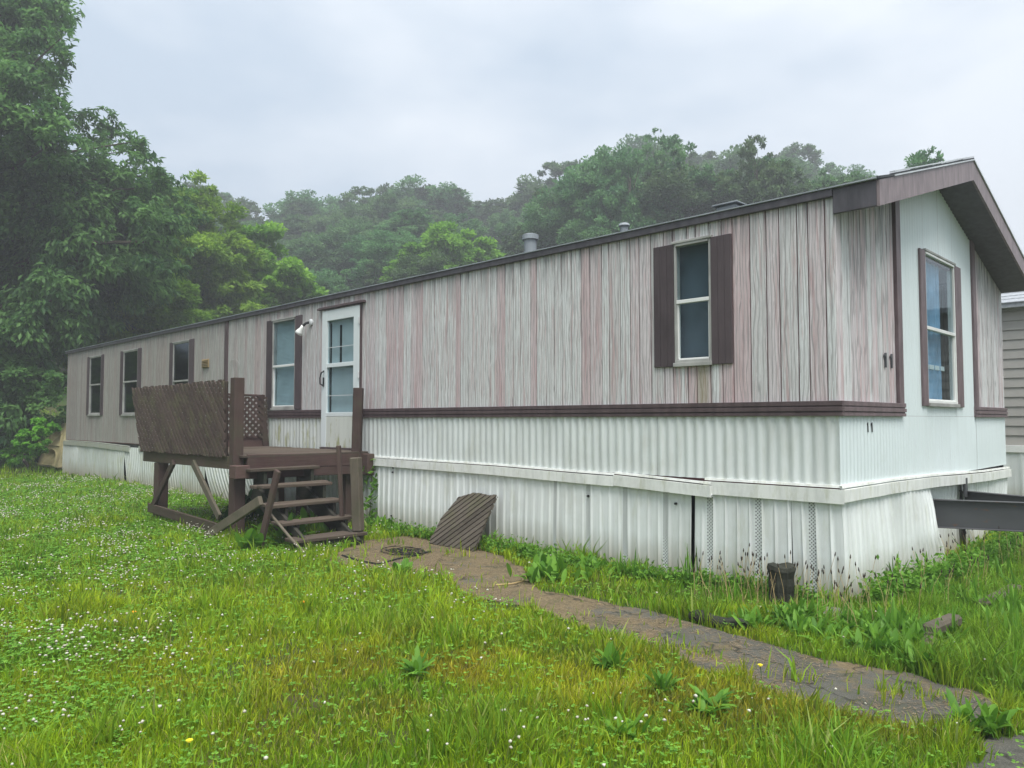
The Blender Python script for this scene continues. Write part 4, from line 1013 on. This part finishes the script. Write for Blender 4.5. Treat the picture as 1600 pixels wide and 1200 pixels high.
leafobj('crown', vft, M['leafA'], big, tb_)
part(trunk_mb(tb_, (tb_.x+1, tb_.y, 14), .38, [b[:3] for b in bigl[::2]]+[tuple(c) for c in Cs[::60]], rg), 'trunk', M['bark'], big)

# ---- bright trees behind the left half
def lobes_px(items, D, jit=1.2, seed=1):
    rg_ = np.random.default_rng(seed); out = []
    for px, py, r in items:
        d = D+rg_.uniform(-jit, jit); c = place(px, py, d); out.append((c.x, c.y, c.z, r*d/FPX))
    return out
def near_tree(name, label, items, D, n, L, Wd, mat, seed, base_px, r0=.2, droop=.2, cat='tree'):
    lo = lobes_px(items, D, 1.6, seed); bp = place(base_px, 656, D); base = Vector((bp.x, bp.y, float(ground_h(bp.x, bp.y))))
    t = thing(name, label, cat, base); rg_ = np.random.default_rng(seed)
    vft, Cs = crown(lo, n, L, Wd, seed, droop=droop, sub=22, subr=.28)
    leafobj('crown', vft, mat, t, base); top = max(l[2] for l in lo)
    part(trunk_mb(base, (base.x, base.y, top*.8), r0, [l[:3] for l in lo], rg_), 'trunk', M['bark'], t); return t
near_tree('locust_tree', 'tall bright green tree just right of the big dark tree', [(285, 330, 55), (310, 300, 34), (330, 350, 52), (270, 400, 70), (340, 420, 60), (300, 470, 70), (370, 480, 50), (250, 500, 70)], 33, 42000, .26, .12, M['leafB'], 21, 300)
near_tree('maple_tree', 'rounded bright green tree behind the white door end of the roof', [(400, 385, 42), (375, 420, 55), (435, 425, 45), (400, 470, 70), (455, 470, 45), (350, 480, 50), (478, 500, 26)], 38, 36000, .26, .15, M['leafB'], 22, 405)
near_tree('young_maple', 'yellow-green young tree rising over the far left roof end', [(150, 520, 45), (200, 490, 50), (255, 470, 50), (120, 560, 45), (230, 530, 50), (300, 530, 50), (180, 560, 50)], 30, 34000, .20, .12, M['leafB'], 23, 210)
near_tree('elm_tree', 'pale green tree behind the roof, left of the grey vent pipe', [(700, 390, 45), (660, 405, 35), (745, 400, 38), (700, 430, 60), (770, 425, 30), (630, 430, 30)], 47, 26000, .30, .16, M['leafB'], 24, 700)
near_tree('undergrowth_shrub', 'dark leafy bush filling the edge of the yard at far left', [(30, 600, 50), (80, 640, 30), (10, 680, 40), (60, 700, 22), (90, 600, 30), (-50, 650, 70), (-40, 700, 40)], 24, 26000, .16, .10, M['leafA'], 25, 30, .08, cat='shrub')
near_tree('undergrowth_shrub', 'lighter green low bush beside the tan board', [(20, 712, 20), (50, 690, 22), (70, 668, 16), (-20, 715, 25)], 22.5, 9000, .12, .08, M['leafB'], 26, 40, .05, cat='shrub')

# ---- hillside forest: six kinds of tree, copied
def forest_kind(i):
    rg_ = np.random.default_rng(100+i); H = 1.0; lo = []
    n = 13+i % 4; wid = [.27, .33, .24, .36, .30, .20][i]
    for k in range(n):
        z = rg_.uniform(.34, .93); rad = wid*(1-((z-.55)/.55)**2)**.5 if abs(z-.55) < .55 else .05; a = rg_.uniform(0, 2*PI); rr = rad*rg_.uniform(.2, .85)
        lo.append((rr*math.cos(a)*14, rr*math.sin(a)*14, z*14, 14*rg_.uniform(.08, .145)))
    lo.append((0, 0, 13, 1.1)); lo += [(.5, .2, 9.5, 2.0), (.2*i, .3, 13.5, .5), (-.5, .1*i, 12.4, .8)]
    vft, Cs = crown(lo, 27000, .27, .155, 200+i, droop=.1, sub=[15, 22, 15, 24, 16, 24][i], subr=[.31, .20, .31, .19, .28, .19][i])
    base = thing('forest_tree', 'deciduous forest tree on the misty hillside behind the house', 'tree', (0, 0, 0), 'trees of the hillside forest')
    c = leafobj('crown', vft, M['leafF'], base); t = part(trunk_mb((0, 0, 0), (0, 0, 12.4), .24, [l[:3] for l in lo[::2]], rg_, 7), 'trunk', M['bark'], base)
    return base
kinds = [forest_kind(i) for i in range(6)]; used = set()
SKY = [(-700, 150), (-300, 200), (0, 260), (250, 285), (300, 292), (340, 302), (400, 308), (440, 300), (500, 305), (560, 290), (600, 278), (650, 285), (720, 296), (780, 303), (830, 290), (900, 265), (950, 225), (985, 232), (1020, 205), (1050, 225), (1080, 262), (1130, 250), (1190, 225), (1240, 250), (1290, 258), (1340, 268), (1400, 275), (1450, 285), (1500, 330), (1560, 385), (1600, 400), (1700, 400), (2100, 360)]
sx_, sy_ = zip(*SKY)
def put_tree(k, px, D, topy, wide=1.):
    p = place(px, 656, D); gz = float(ground_h(p.x, p.y)); ztop = place(px, topy, D).z; h = max(4., ztop-gz)
    src = kinds[k]
    if k in used:
        o = src.copy(); COL.objects.link(o)
        for ch in src.children:
            c = ch.copy(); COL.objects.link(c); c.parent = o
    else: o = src; used.add(k)
    s = h/13.9; o.location = (p.x, p.y, gz); o.scale = (s*wide, s*wide, s); o.rotation_euler = (0, 0, random.uniform(0, 6.28)); return o
rf = random.Random(9)
for D, drop, step, rnd_ in ((82, 0, 44, 10), (70, 20, 54, 16), (60, 45, 62, 20), (52, 75, 74, 22), (45, 110, 90, 24)):
    px = -260
    while px < 1900:
        y0 = float(np.interp(px, sx_, sy_)); 
        if not (D < 60 and px > 1500) : put_tree(rf.randrange(6), px+rf.uniform(-12, 12), D+rf.uniform(-3, 3), y0+drop+abs(rf.gauss(0, rnd_))*.8, rf.uniform(.95, 1.35))
        px += step*rf.uniform(.7, 1.3)
# nearer, leafier skyline trees on the right
for k, px, D, ty, w_ in ((0, 955, 44, 240, .8), (3, 1025, 43, 196, .72), (5, 985, 42, 228, .7), (5, 1190, 40, 196, .62), (1, 1140, 42, 262, .9), (4, 1240, 41, 258, .9), (0, 1090, 43, 272, 1.0), (5, 1320, 39, 262, 1.1), (3, 1290, 43, 262, .9), (2, 905, 47, 272, .9), (1, 1385, 40, 276, 1.), (4, 1462, 33, 232, .7), (5, 860, 50, 285, 1.1)):
    o = put_tree(k, px, D, ty, w_); o['group'] = 'leafier trees close behind the right half of the roof'; o['label'] = 'leafy tree close behind the right half of the roof'
    if px in (1025, 1190, 1462):
        o['label'] = {1025: 'tall round-topped tree above the forest, left of the shuttered window', 1190: 'highest pointed tree rising over the roof above the shuttered window', 1462: 'thin tree top showing just left of the roof peak'}[px]
# trees standing left of and behind the photographer (they show in the window panes)
for k, (x_, y_, h_) in enumerate(((-33, -9, 13), (-30, -15, 15), (-34, -20, 14), (-24, -24, 15), (-38, -13, 15), (-16, -30, 15), (-8, -34, 14), (2, -36, 13))):
    src = kinds[k % 6]; o = src.copy(); COL.objects.link(o)
    for ch in src.children: c = ch.copy(); COL.objects.link(c); c.parent = o
    o.location = (x_, y_, float(ground_h(x_, y_))); s = h_/13.9; o.scale = (s*1.2, s*1.2, s)
    o['group'] = 'trees bordering the front yard'; o['label'] = 'deciduous tree on the front edge of the yard, mirrored in the window panes'

rg = np.random.default_rng(77); lo = [(rg.normal()*1.6, rg.normal()*1.3, rg.uniform(.6, 4.6), rg.uniform(.8, 1.3)) for _ in range(16)]
hedge = thing('yard_edge_shrub', 'tall leafy shrub on the left edge of the yard, mirrored in the far windows', 'shrub', (-33, -4.5, 0), 'shrubs on the left edge of the yard')
leafobj('crown', crown(lo, 16000, .24, .14, 78, sub=16, subr=.32)[0], M['leafB'], hedge)
for x_, y_ in ((-34.5, -7.5), (-33, -10.5), (-34, -14), (-32, -17.5), (-38, -6), (-29, -21)):
    o = hedge.copy(); COL.objects.link(o); o.location = (x_, y_, 0); o.rotation_euler = (0, 0, x_*y_)
    c = hedge.children[0].copy(); COL.objects.link(c); c.parent = o

# ------------------------------------------------------------------ lawn
def lawn_points(n, dmin, dmax, sp=1.12, pw=1.0):
    """positions spread evenly in the wedge seen (and a margin beside it)"""
    t = rng.random(n); d = (dmin**(2-pw)+t*(dmax**(2-pw)-dmin**(2-pw)))**(1/(2-pw)); lat = (rng.random(n)*2-1)*(.72*sp*d+.5)
    x = CAM.x+HF.x*d+RT.x*lat; y = CAM.y+HF.y*d+RT.y*lat; return x, y, d
def warpin(x, y, poly, j=.08):
    return inpoly(x+(vn(x+31, y+7, .22)-.5)*j*2+(vn(x+3, y+77, .07)-.5)*j, y+(vn(x+51, y+97, .22)-.5)*j*2, poly)
def pxy(x, y): return project(np.stack([x, y, np.zeros_like(x)], 1))
def blob(u, v, cu, cv, ru, rv): return np.exp(-(((u-cu)/ru)**2+((v-cv)/rv)**2))
def tallness(x, y):
    t = .06+.09*vn(x, y, .5)*vn(x+9, y+4, 1.6)+.10*sstep(.55, .9, vn(x+70, y+20, .28))
    nearwall = np.exp(-np.maximum(-y, 0)/.35)*(x < .1)*(y < 0)*(x > -6.3)*.06
    rightside = sstep(-1.75, -1.0, y)*(.035*sstep(-.6, .4, x)+.025*sstep(.4, 1.2, x))
    return t+nearwall+rightside+.07*sstep(-20, -24, x)
def grass_block(n, dmin, dmax, pw, wmul):
    x, y, d = lawn_points(n, dmin, dmax, 1.12, pw)
    path = warpin(x, y, PATH) | warpin(x, y, DRIVE)
    house = (x < -.03) & (x > XL) & (y > -.03) & (y < YW)
    bare = (vn(x+11, y+17, .35)*.6+vn(x+5, y+1, .12)*.4) > .70
    path &= inpoly(x, y, PATH) | inpoly(x, y, DRIVE) | (vn(x+2, y+9, .3) > .55)
    keep = ~house & (~path | (rng.random(n) < .012+.16*sstep(.66, .85, vn(x+7, y+3, .25)))) & (~bare | (rng.random(n) < .35))
    under = (x > -9.4) & (x < -6.7) & (y > -1.8) & (y < 0); keep &= ~under | (rng.random(n) < .35)
    keep &= ~((y > NY) & (x > -9) & (x < 8) & (y < 13))
    x, y, d = x[keep], y[keep], d[keep]; n = len(x)
    h = .72*tallness(x, y)*rng.uniform(.55, 1.35, n); w = (.0028+.00062*d)*wmul*rng.uniform(.6, 1.3, n)
    coarse = (rng.random(n) < .16*sstep(.45, .75, vn(x+19, y+29, .4))+.02); h = h*np.where(coarse, 1.55, 1); w = w*np.where(coarse, 2.1, 1)
    h = h*(1+.012*np.maximum(d-6, 0))
    a = rng.random(n)*2*PI; lean = rng.uniform(.1, .75, n)*h; ex = np.cos(a)*lean+.006; ey = np.sin(a)*lean
    b = rng.random(n)*2*PI; wx, wy = np.cos(b)*w/2, np.sin(b)*w/2; z = ground_h(x, y)-.004
    V = np.empty((n, 5, 3)); V[:, 0] = np.stack([x-wx, y-wy, z], 1); V[:, 1] = np.stack([x+wx, y+wy, z], 1)
    mx_, my_, mz = x+ex*.35, y+ey*.35, z+h*.6
    V[:, 2] = np.stack([mx_+wx*.8, my_+wy*.8, mz], 1); V[:, 3] = np.stack([mx_-wx*.8, my_-wy*.8, mz], 1); V[:, 4] = np.stack([x+ex, y+ey, z+h*np.where(lean > .6*h, .85, 1)], 1)
    k = np.arange(n)*5; F = np.concatenate([np.stack([k, k+1, k+2], 1), np.stack([k, k+2, k+3], 1), np.stack([k+3, k+2, k+4], 1)])
    u, v, _ = pxy(x, y)
    # species patches
    n1_, n2_, n3_ = vn(x+40, y+3, .9), vn(x+14, y+33, .33), vn(x+24, y+63, 2.6)
    c = np.zeros((n, 3)); green = np.array([.22, .40, .018]); lime = np.array([.40, .54, .022]); deep = np.array([.11, .29, .026]); rust = np.array([.56, .34, .035]); straw_ = np.array([.50, .42, .17])
    f1 = np.clip(n1_*1.2-.1+rng.normal(0, .18, n), 0, 1)[:, None]; c = green*(1-f1)+lime*f1
    f2 = sstep(.50, .85, n2_*.6+n3_*.4+rng.normal(0, .1, n))[:, None]*.75; c = c*(1-f2)+deep*f2
    ru = (blob(u, v, 760, 1090, 260, 75)+blob(u, v, 1200, 1120, 220, 60)*.9+blob(u, v, 300, 1060, 160, 50)*.5+.25*sstep(.55, .8, vn(x+3, y+8, .7)))*sstep(.25, .7, n2_+.15)
    f3 = np.clip(ru*.9+rng.normal(0, .14, n), 0, 1)[:, None]*.62; c = c*(1-f3)+rust*f3
    f4 = ((rng.random(n) < .075))[:, None]*.7; c = c*(1-f4)+straw_*f4
    far = sstep(10, 22, d)[:, None]*.35; c = c*(1-far)+np.array([.15, .35, .022])*far
    rs = (sstep(-.2, .6, x)*sstep(-2.0, -1.2, y))[:, None]*.55; c = c*(1-rs)+np.array([.13, .31, .034])*rs
    c = np.where(coarse[:, None], c*.55+np.array([.10, .27, .035])*.45, c); c *= rng.uniform(.55, 1.35, n)[:, None]
    return V.reshape(-1, 3), F, np.repeat(c, 5, 0)
Vs, Fs, Cc, o_ = [], [], [], 0
for args in ((230000, 2.2, 6., .9, 1.15), (170000, 5.7, 11, .9, 1.15), (110000, 10.5, 20, .9, 1.1), (60000, 19, 42, .8, 1.5)):
    v_, f_, c_ = grass_block(*args); Vs.append(v_); Fs.append(f_+o_); Cc.append(c_); o_ += len(v_)
Cc = np.concatenate(Cc); Cc = np.concatenate([Cc, np.ones((len(Cc), 1))], 1)
o = npmesh('grass', np.concatenate(Vs), np.concatenate(Fs), M['grass'], None, {'blade': ('POINT', 'FLOAT_COLOR', Cc)})
tag(o, 'bright green unmown grass of the front yard', 'grass', kind='stuff')

# clover leaves and blossoms
def clover_mask(u, v, x, y):
    m_ = blob(u, v, 60, 830, 330, 75)+blob(u, v, 330, 850, 200, 40)+blob(u, v, 60, 1080, 200, 130)+blob(u, v, 250, 765, 260, 26)*.8+blob(u, v, 1050, 1170, 260, 40)*.35+blob(u, v, 600, 930, 160, 50)*.3
    return m_
n = 200000; x, y, d = lawn_points(n, 2.5, 19, 1.1, .85); u, v, _ = pxy(x, y); k_ = (clover_mask(u, v, x, y)*.75+.10)*(.35+vn(x, y, .3)) > rng.random(n)
k_ &= ~warpin(x, y, PATH) & ~((x < 0) & (y > -.1)); x, y, d = x[k_], y[k_], d[k_]; n = len(x)
h = rng.uniform(.03, .075, n); base = np.stack([x, y, ground_h(x, y)+h], 1); ang0 = rng.random(n)*2*PI; Vs, Fs, Ts, o_ = [], [], [], 0
sz = (.013+.0012*d)
for k in range(3):
    a = ang0+k*2*PI/3; dr = np.stack([np.cos(a), np.sin(a), rng.uniform(-.1, .35, n)], 1)
    v_, f_, t_ = leaves(base+dr*(sz*.55)[:, None], sz*1.1, sz*1.0, dr, np.tile([0, 0, 1.], (n, 1))+rng.normal(size=(n, 3))*.15, rng.random(n), -.02)
    Vs.append(v_); Fs.append(f_+o_); Ts.append(t_); o_ += len(v_)
M['cloverleaf'] = leaf_mat('clover_leaf', (.10, .26, .024), (.22, .44, .05), .3)
tag(leafobj('clover_leaves', (np.concatenate(Vs), np.concatenate(Fs), np.concatenate(Ts)), M['cloverleaf']), 'low green clover leaves among the grass', 'clover', kind='stuff')
n = 60000; x, y, d = lawn_points(n, 2.6, 19, 1.1, .85); u, v, _ = pxy(x, y)
dens = clover_mask(u, v, x, y)*.85*sstep(.44, .76, vn(x+8, y+8, .45)*.6+vn(x+4, y+1, .15)*.4)+.009*(y < -.2)
k_ = dens > rng.random(n); k_ &= ~warpin(x, y, PATH) & ~((x < 0) & (y > -.15)); x, y, d = x[k_], y[k_], d[k_]; n = len(x)
bm = bmesh.new(); bmesh.ops.create_icosphere(bm, subdivisions=1, radius=1); bv = np.array([v.co[:] for v in bm.verts]); bf = np.array([[q.index for q in f.verts] for f in bm.faces]); bm.free()
bv = bv*np.array([1, 1, .8]); r = rng.uniform(.005, .0095, n)*(1+.03*d); zc = ground_h(x, y)+rng.uniform(.08, .145, n)
V = bv[None]*r[:, None, None]*rng.uniform(.55, 1.35, (n, len(bv), 1))+np.stack([x, y, zc], 1)[:, None]; F = bf[None]+(np.arange(n)*len(bv))[:, None, None]
tone = np.clip(np.repeat(rng.uniform(.3, 1, n), len(bv))+np.tile(bv[:, 2]*.6-.1, n), 0, 1); V1 = V.reshape(-1, 3); F1 = F.reshape(-1, 3)
tag(npmesh('clover_blossoms', V1, F1, M['flower'], None, {'tone': ('POINT', 'FLOAT', tone)}), 'white clover blossoms dotted over the lawn', 'clover', kind='stuff')

# plants that can be told apart
def rosette(name, label, cat, px, py, n, L, Wd, rise=.5, mat='leafW', seed=0, group=None, at=None, spread=.05):
    rg_ = np.random.default_rng(seed+500); c = onZ(px, py) if at is None else Vector(at); c.z = float(ground_h(c.x, c.y))
    root = thing(name, label, cat, c, group); Vs, Fs, Ts, o_ = [], [], [], 0
    for i in range(n):
        a = rg_.uniform(0, 2*PI); l = L*rg_.uniform(.55, 1.15); w = Wd*rg_.uniform(.7, 1.2); el = rise*rg_.uniform(.5, 1.4); off = np.array([rg_.normal()*spread, rg_.normal()*spread, 0])
        seg = 6; pts = []; t0 = rg_.uniform(.0, 1.)
        for s in range(seg+1):
            t = s/seg; rad = l*t*math.cos(el*(1-.0*t)); z = l*(math.sin(el)*t-.38*t*t*math.cos(el))+.03*t+.01
            ww = w*.5*math.sin(PI*min(1, .08+t*.92))**.7*(.25 if t < .15 else 1)
            cc = off+np.array([math.cos(a)*rad, math.sin(a)*rad, max(z, .004)]); sd_ = np.array([-math.sin(a), math.cos(a), 0])*ww; lift = np.array([0, 0, ww*.35])
            pts += [cc+sd_+lift, cc, cc-sd_+lift]
        k = np.arange(seg)*3; F = np.concatenate([np.stack([k, k+3, k+4, k+1], 1), np.stack([k+1, k+4, k+5, k+2], 1)])
        Vs.append(np.array(pts)); Fs.append(F+o_); Ts.append(np.full(len(pts), t0)); o_ += len(pts)
    tag(npmesh('leaf_rosette', np.concatenate(Vs), np.concatenate(Fs), M[mat], root, {'tone': ('POINT', 'FLOAT', np.concatenate(Ts))}, smooth=True), kind='stuff')
    return root
rosette('dock_plant', 'broad-leaved dock plant at the foot of the steps', 'weed', 455, 852, 18, .42, .13, 1.0, seed=1)
rosette('dock_plant', 'low dock leaves in the lawn just left of the steps', 'weed', 395, 862, 12, .32, .12, .9, seed=2)
rosette('burdock_plant', 'large leafy burdock clump between path and skirting', 'weed', 862, 905, 64, .22, .065, .95, seed=3, spread=.16)
rosette('burdock_plant', 'smaller burdock clump right beside the large one by the skirting', 'weed', 925, 900, 30, .19, .06, .9, seed=4, spread=.08)
rosette('dock_plant', 'single dock rosette at the lawn edge near the bare ground', 'weed', 622, 903, 5, .18, .08, .8, seed=5)
rosette('plantain_plant', 'plantain rosette in the middle of the lawn', 'weed', 652, 1058, 24, .15, .030, .8, seed=6, spread=.02)
rosette('plantain_plant', 'upright plantain rosette, left of the pair near the path', 'weed', 1035, 1085, 26, .16, .030, .85, seed=7, spread=.02)
rosette('plantain_plant', 'grey-green flat rosette, right of the pair near the path', 'weed', 1105, 1118, 34, .19, .036, .6, seed=8, spread=.03)
rosette('plantain_plant', 'dark plantain clump at the right end of the path by the driveway', 'weed', 1530, 1145, 34, .20, .042, .9, seed=9, spread=.06)
rosette('plantain_plant', 'plantain tuft in the lawn below the burdock', 'weed', 955, 1050, 26, .17, .032, .85, seed=10, spread=.03)
rosette('plantain_plant', 'plantain tuft at the lower middle edge of the lawn', 'weed', 975, 1160, 20, .16, .032, .8, seed=12, spread=.03)
rosette('yucca_tuft', 'spiky tuft standing against the white end skirting', 'weed', 1395, 920, 30, .30, .03, 1.25, seed=11, spread=.03)
rosette('burdock_plant', 'dark leafy plant growing under the porch', 'weed', 0, 0, 26, .42, .18, 1.0, 'leafA', seed=13, at=(-8.5, -.9, 0), spread=.14)
rosette('burdock_plant', 'dark leafy plant growing under the steps', 'weed', 0, 0, 22, .34, .13, 1.0, 'leafW', seed=14, at=(-6.35, -1.2, 0), spread=.2)
rosette('nettle_plant', 'low leafy weed in the corner by the steps and skirting', 'weed', 0, 0, 30, .22, .07, 1.0, 'leafW', seed=15, at=(-6.1, -.25, 0), spread=.16)
rosette('tall_grass_tuft', 'grass tuft at the black gap in the skirting', 'weed', 1085, 915, 22, .30, .014, 1.35, seed=16, spread=.05)
rosette('tall_grass_tuft', 'grass tuft against the skirting left of the black gap', 'weed', 975, 905, 22, .24, .018, 1.3, seed=17, spread=.04)
ww_ = random.Random(3)
for i in range(46):
    t = ww_.random(); px = 1160+t*330; py = 985+t*75+ww_.uniform(-45, 0)*(.5+t)
    rosette('dock_plant', 'low broad-leaved weed in the strip between path and skirting corner', 'weed', px, py, 16, ww_.uniform(.12, .21), ww_.uniform(.024, .042), .9, seed=30+i, group='weeds along the right edge of the path', spread=.05)
for i in range(14):
    px = ww_.uniform(1400, 1600); py = ww_.uniform(900, 1010)
    rosette('plantain_plant', 'narrow-leaved weed in the long grass below the hitch', 'weed', px, py, 12, .24, .025, 1.1, seed=90+i, group='weeds in the long grass below the hitch', spread=.04)
# vine beside the porch post
vb = Vector((-6.45, -.12, 0)); vine = thing('vine_plant', 'climbing weed with narrow leaves beside the porch post', 'weed', vb)
pts = [vb+Vector((.03*math.sin(z*5), -.03*math.cos(z*4), z)) for z in np.linspace(0, .85, 10)]
part(MB().tube(pts, .005, 5), 'stem', M['seed'], vine)
vp = np.array([p for p in pts for _ in range(9)])+rng.normal(size=(90, 3))*.05; dr = rng.normal(size=(90, 3)); dr[:, 2] = -.5
leafobj('leaves', leaves(vp, .12, .045, dr, rng.normal(size=(90, 3))+[0, -1, .6], rng.random(90)), M['leafW'], vine, vb)
# low weeds hugging the skirting
def hug(name, label, pts, n, size, hh, mat='leafW'):
    P_ = []
    for _ in range(n):
        a, b = random.choice(list(zip(pts[:-1], pts[1:]))); t = random.random(); P_.append([a[0]+(b[0]-a[0])*t+random.gauss(0, .05), a[1]+(b[1]-a[1])*t+random.gauss(0, .05), abs(random.gauss(0, hh))+.02])
    P_ = np.array(P_); dr = rng.normal(size=(n, 3)); nr = rng.normal(size=(n, 3))*.5+np.array([0, 0, 1])
    k = P_[:, 1] < -.06 if pts[0][0] < -.5 else P_[:, 0] > .1
    P_, dr, nr = P_[k], dr[k], nr[k]
    o = leafobj(name, leaves(P_, size, size*.6, dr, nr, rng.random(len(P_))), M[mat]); tag(o, label, 'weeds', kind='stuff')
hug('ground_weeds', 'small leafy weeds along the long skirting', [(-6.4, -.25), (-5., -.22), (-3.9, -.25), (-3.2, -.3), (-2.2, -.45), (-.9, -.2), (-.1, -.2)], 6500, .045, .06)
hug('ground_weeds', 'small leafy weeds along the end skirting', [(.2, 0), (.3, 1.), (.45, 2.), (.4, 3.5), (.5, 5.2)], 5000, .05, .10)
# seed stalks
n = 150; V0 = []; m1 = MB(); m2 = MB()
for i in range(n):
    if i < 90: x_, y_ = ww_.uniform(-.9, .55), ww_.uniform(-.9, -.12)
    else: x_, y_ = ww_.uniform(.2, .75), ww_.uniform(-.3, 4.0)
    if x_ < 0 and y_ > -.1: continue
    h = ww_.uniform(.22, .42); lx, ly = ww_.gauss(0, .05), ww_.gauss(0, .05); p0 = Vector((x_, y_, 0)); p1 = Vector((x_+lx*.4, y_+ly*.4, h*.6)); p2 = Vector((x_+lx, y_+ly, h))
    m1.tube([p0, p1, p2], .0016, 3, False); m2.tube([p2, p2+Vector((lx*.05, ly*.05, .012)), p2+Vector((lx*.1, ly*.1, .035))], [.002, .006, .002], 5)
tag(m1.build('grass_stalks', M['straw']), 'thin stalks of seeding weeds by the skirting corner', 'weeds', kind='stuff')
tag(m2.build('seed_heads', M['seed']), 'small dark seed heads of plantain by the skirting corner', 'weeds', kind='stuff')
# pine needles and litter on the path
n = 26000; xa = [p[0] for p in PATH]; ya = [p[1] for p in PATH]; x = rng.uniform(min(xa), max(xa), n); y = rng.uniform(min(ya), max(ya), n)
k_ = inpoly(x, y, PATH) & (vn(x+1, y+6, .35) > .42); x, y = x[k_], y[k_]; n = len(x); a = rng.random(n)*2*PI; l = rng.uniform(.02, .05, n)
dr = np.stack([np.cos(a), np.sin(a), rng.normal(0, .08, n)], 1)
g_ = leaf_mat('needle', (.11, .075, .045), (.36, .265, .16), .05)
tag(leafobj('pine_needles', leaves(np.stack([x, y, np.full(n, .012)], 1), l, .0035, dr, np.tile([0, 0, 1.], (n, 1)), rng.random(n), 0), g_), 'brown pine needles and litter on the path', 'litter', kind='stuff')
# single flowers
def flower(label, px, py, col, r=.016):
    c = onZ(px, py, .10); root = thing('yellow_flower', label, 'flower', (c.x, c.y, 0))
    part(MB().tube([(c.x, c.y, 0), (c.x+.005, c.y, .05), (c.x, c.y, .1)], .002, 4), 'stem', M['leafW'], root)
    m = MB()
    for k in range(12):
        a = 2*PI*k/12; m.add([(c.x, c.y, .1), (c.x+r*math.cos(a-.22), c.y+r*math.sin(a-.22), .107), (c.x+r*1.25*math.cos(a), c.y+r*1.25*math.sin(a), .104), (c.x+r*math.cos(a+.22), c.y+r*math.sin(a+.22), .107)], [(0, 1, 2, 3)])
    m.tube([(c.x, c.y, .096), (c.x, c.y, .112)], [r*.6, r*.25], 8); part(m, 'petals', col, root)
flower('orange-yellow flower head alone in the left lawn', 208, 957, M['orange'], .02)
flower('orange-yellow flower head in the lawn below the steps', 474, 941, M['orange'], .016)
M['yellow'] = simple('yellow_petal', (.80, .66, .03), .6, .1)
flower('small yellow flower beside the lower lawn edge left of centre', 296, 1158, M['yellow'], .014)
flower('small yellow flower at the path edge below the log', 1188, 1040, M['yellow'], .014)

# ------------------------------------------------------------------ misty air
m = MB(); m.box(-160, -130, -1.5, 140, 170, 46); hz = m.build('haze', bpy.data.materials.new('haze'))
hm = hz.data.materials[0]; hm.use_nodes = True; hm.node_tree.nodes.clear()
ho = hm.node_tree.nodes.new('ShaderNodeOutputMaterial'); pv = hm.node_tree.nodes.new('ShaderNodeVolumePrincipled')
pv.inputs['Color'].default_value = (.93, .96, 1, 1); pv.inputs['Density'].default_value = .0040; pv.inputs['Anisotropy'].default_value = .2
hm.node_tree.links.new(pv.outputs[0], ho.inputs['Volume']); tag(hz, 'thin mist over the yard and hillside', 'haze', kind='stuff')
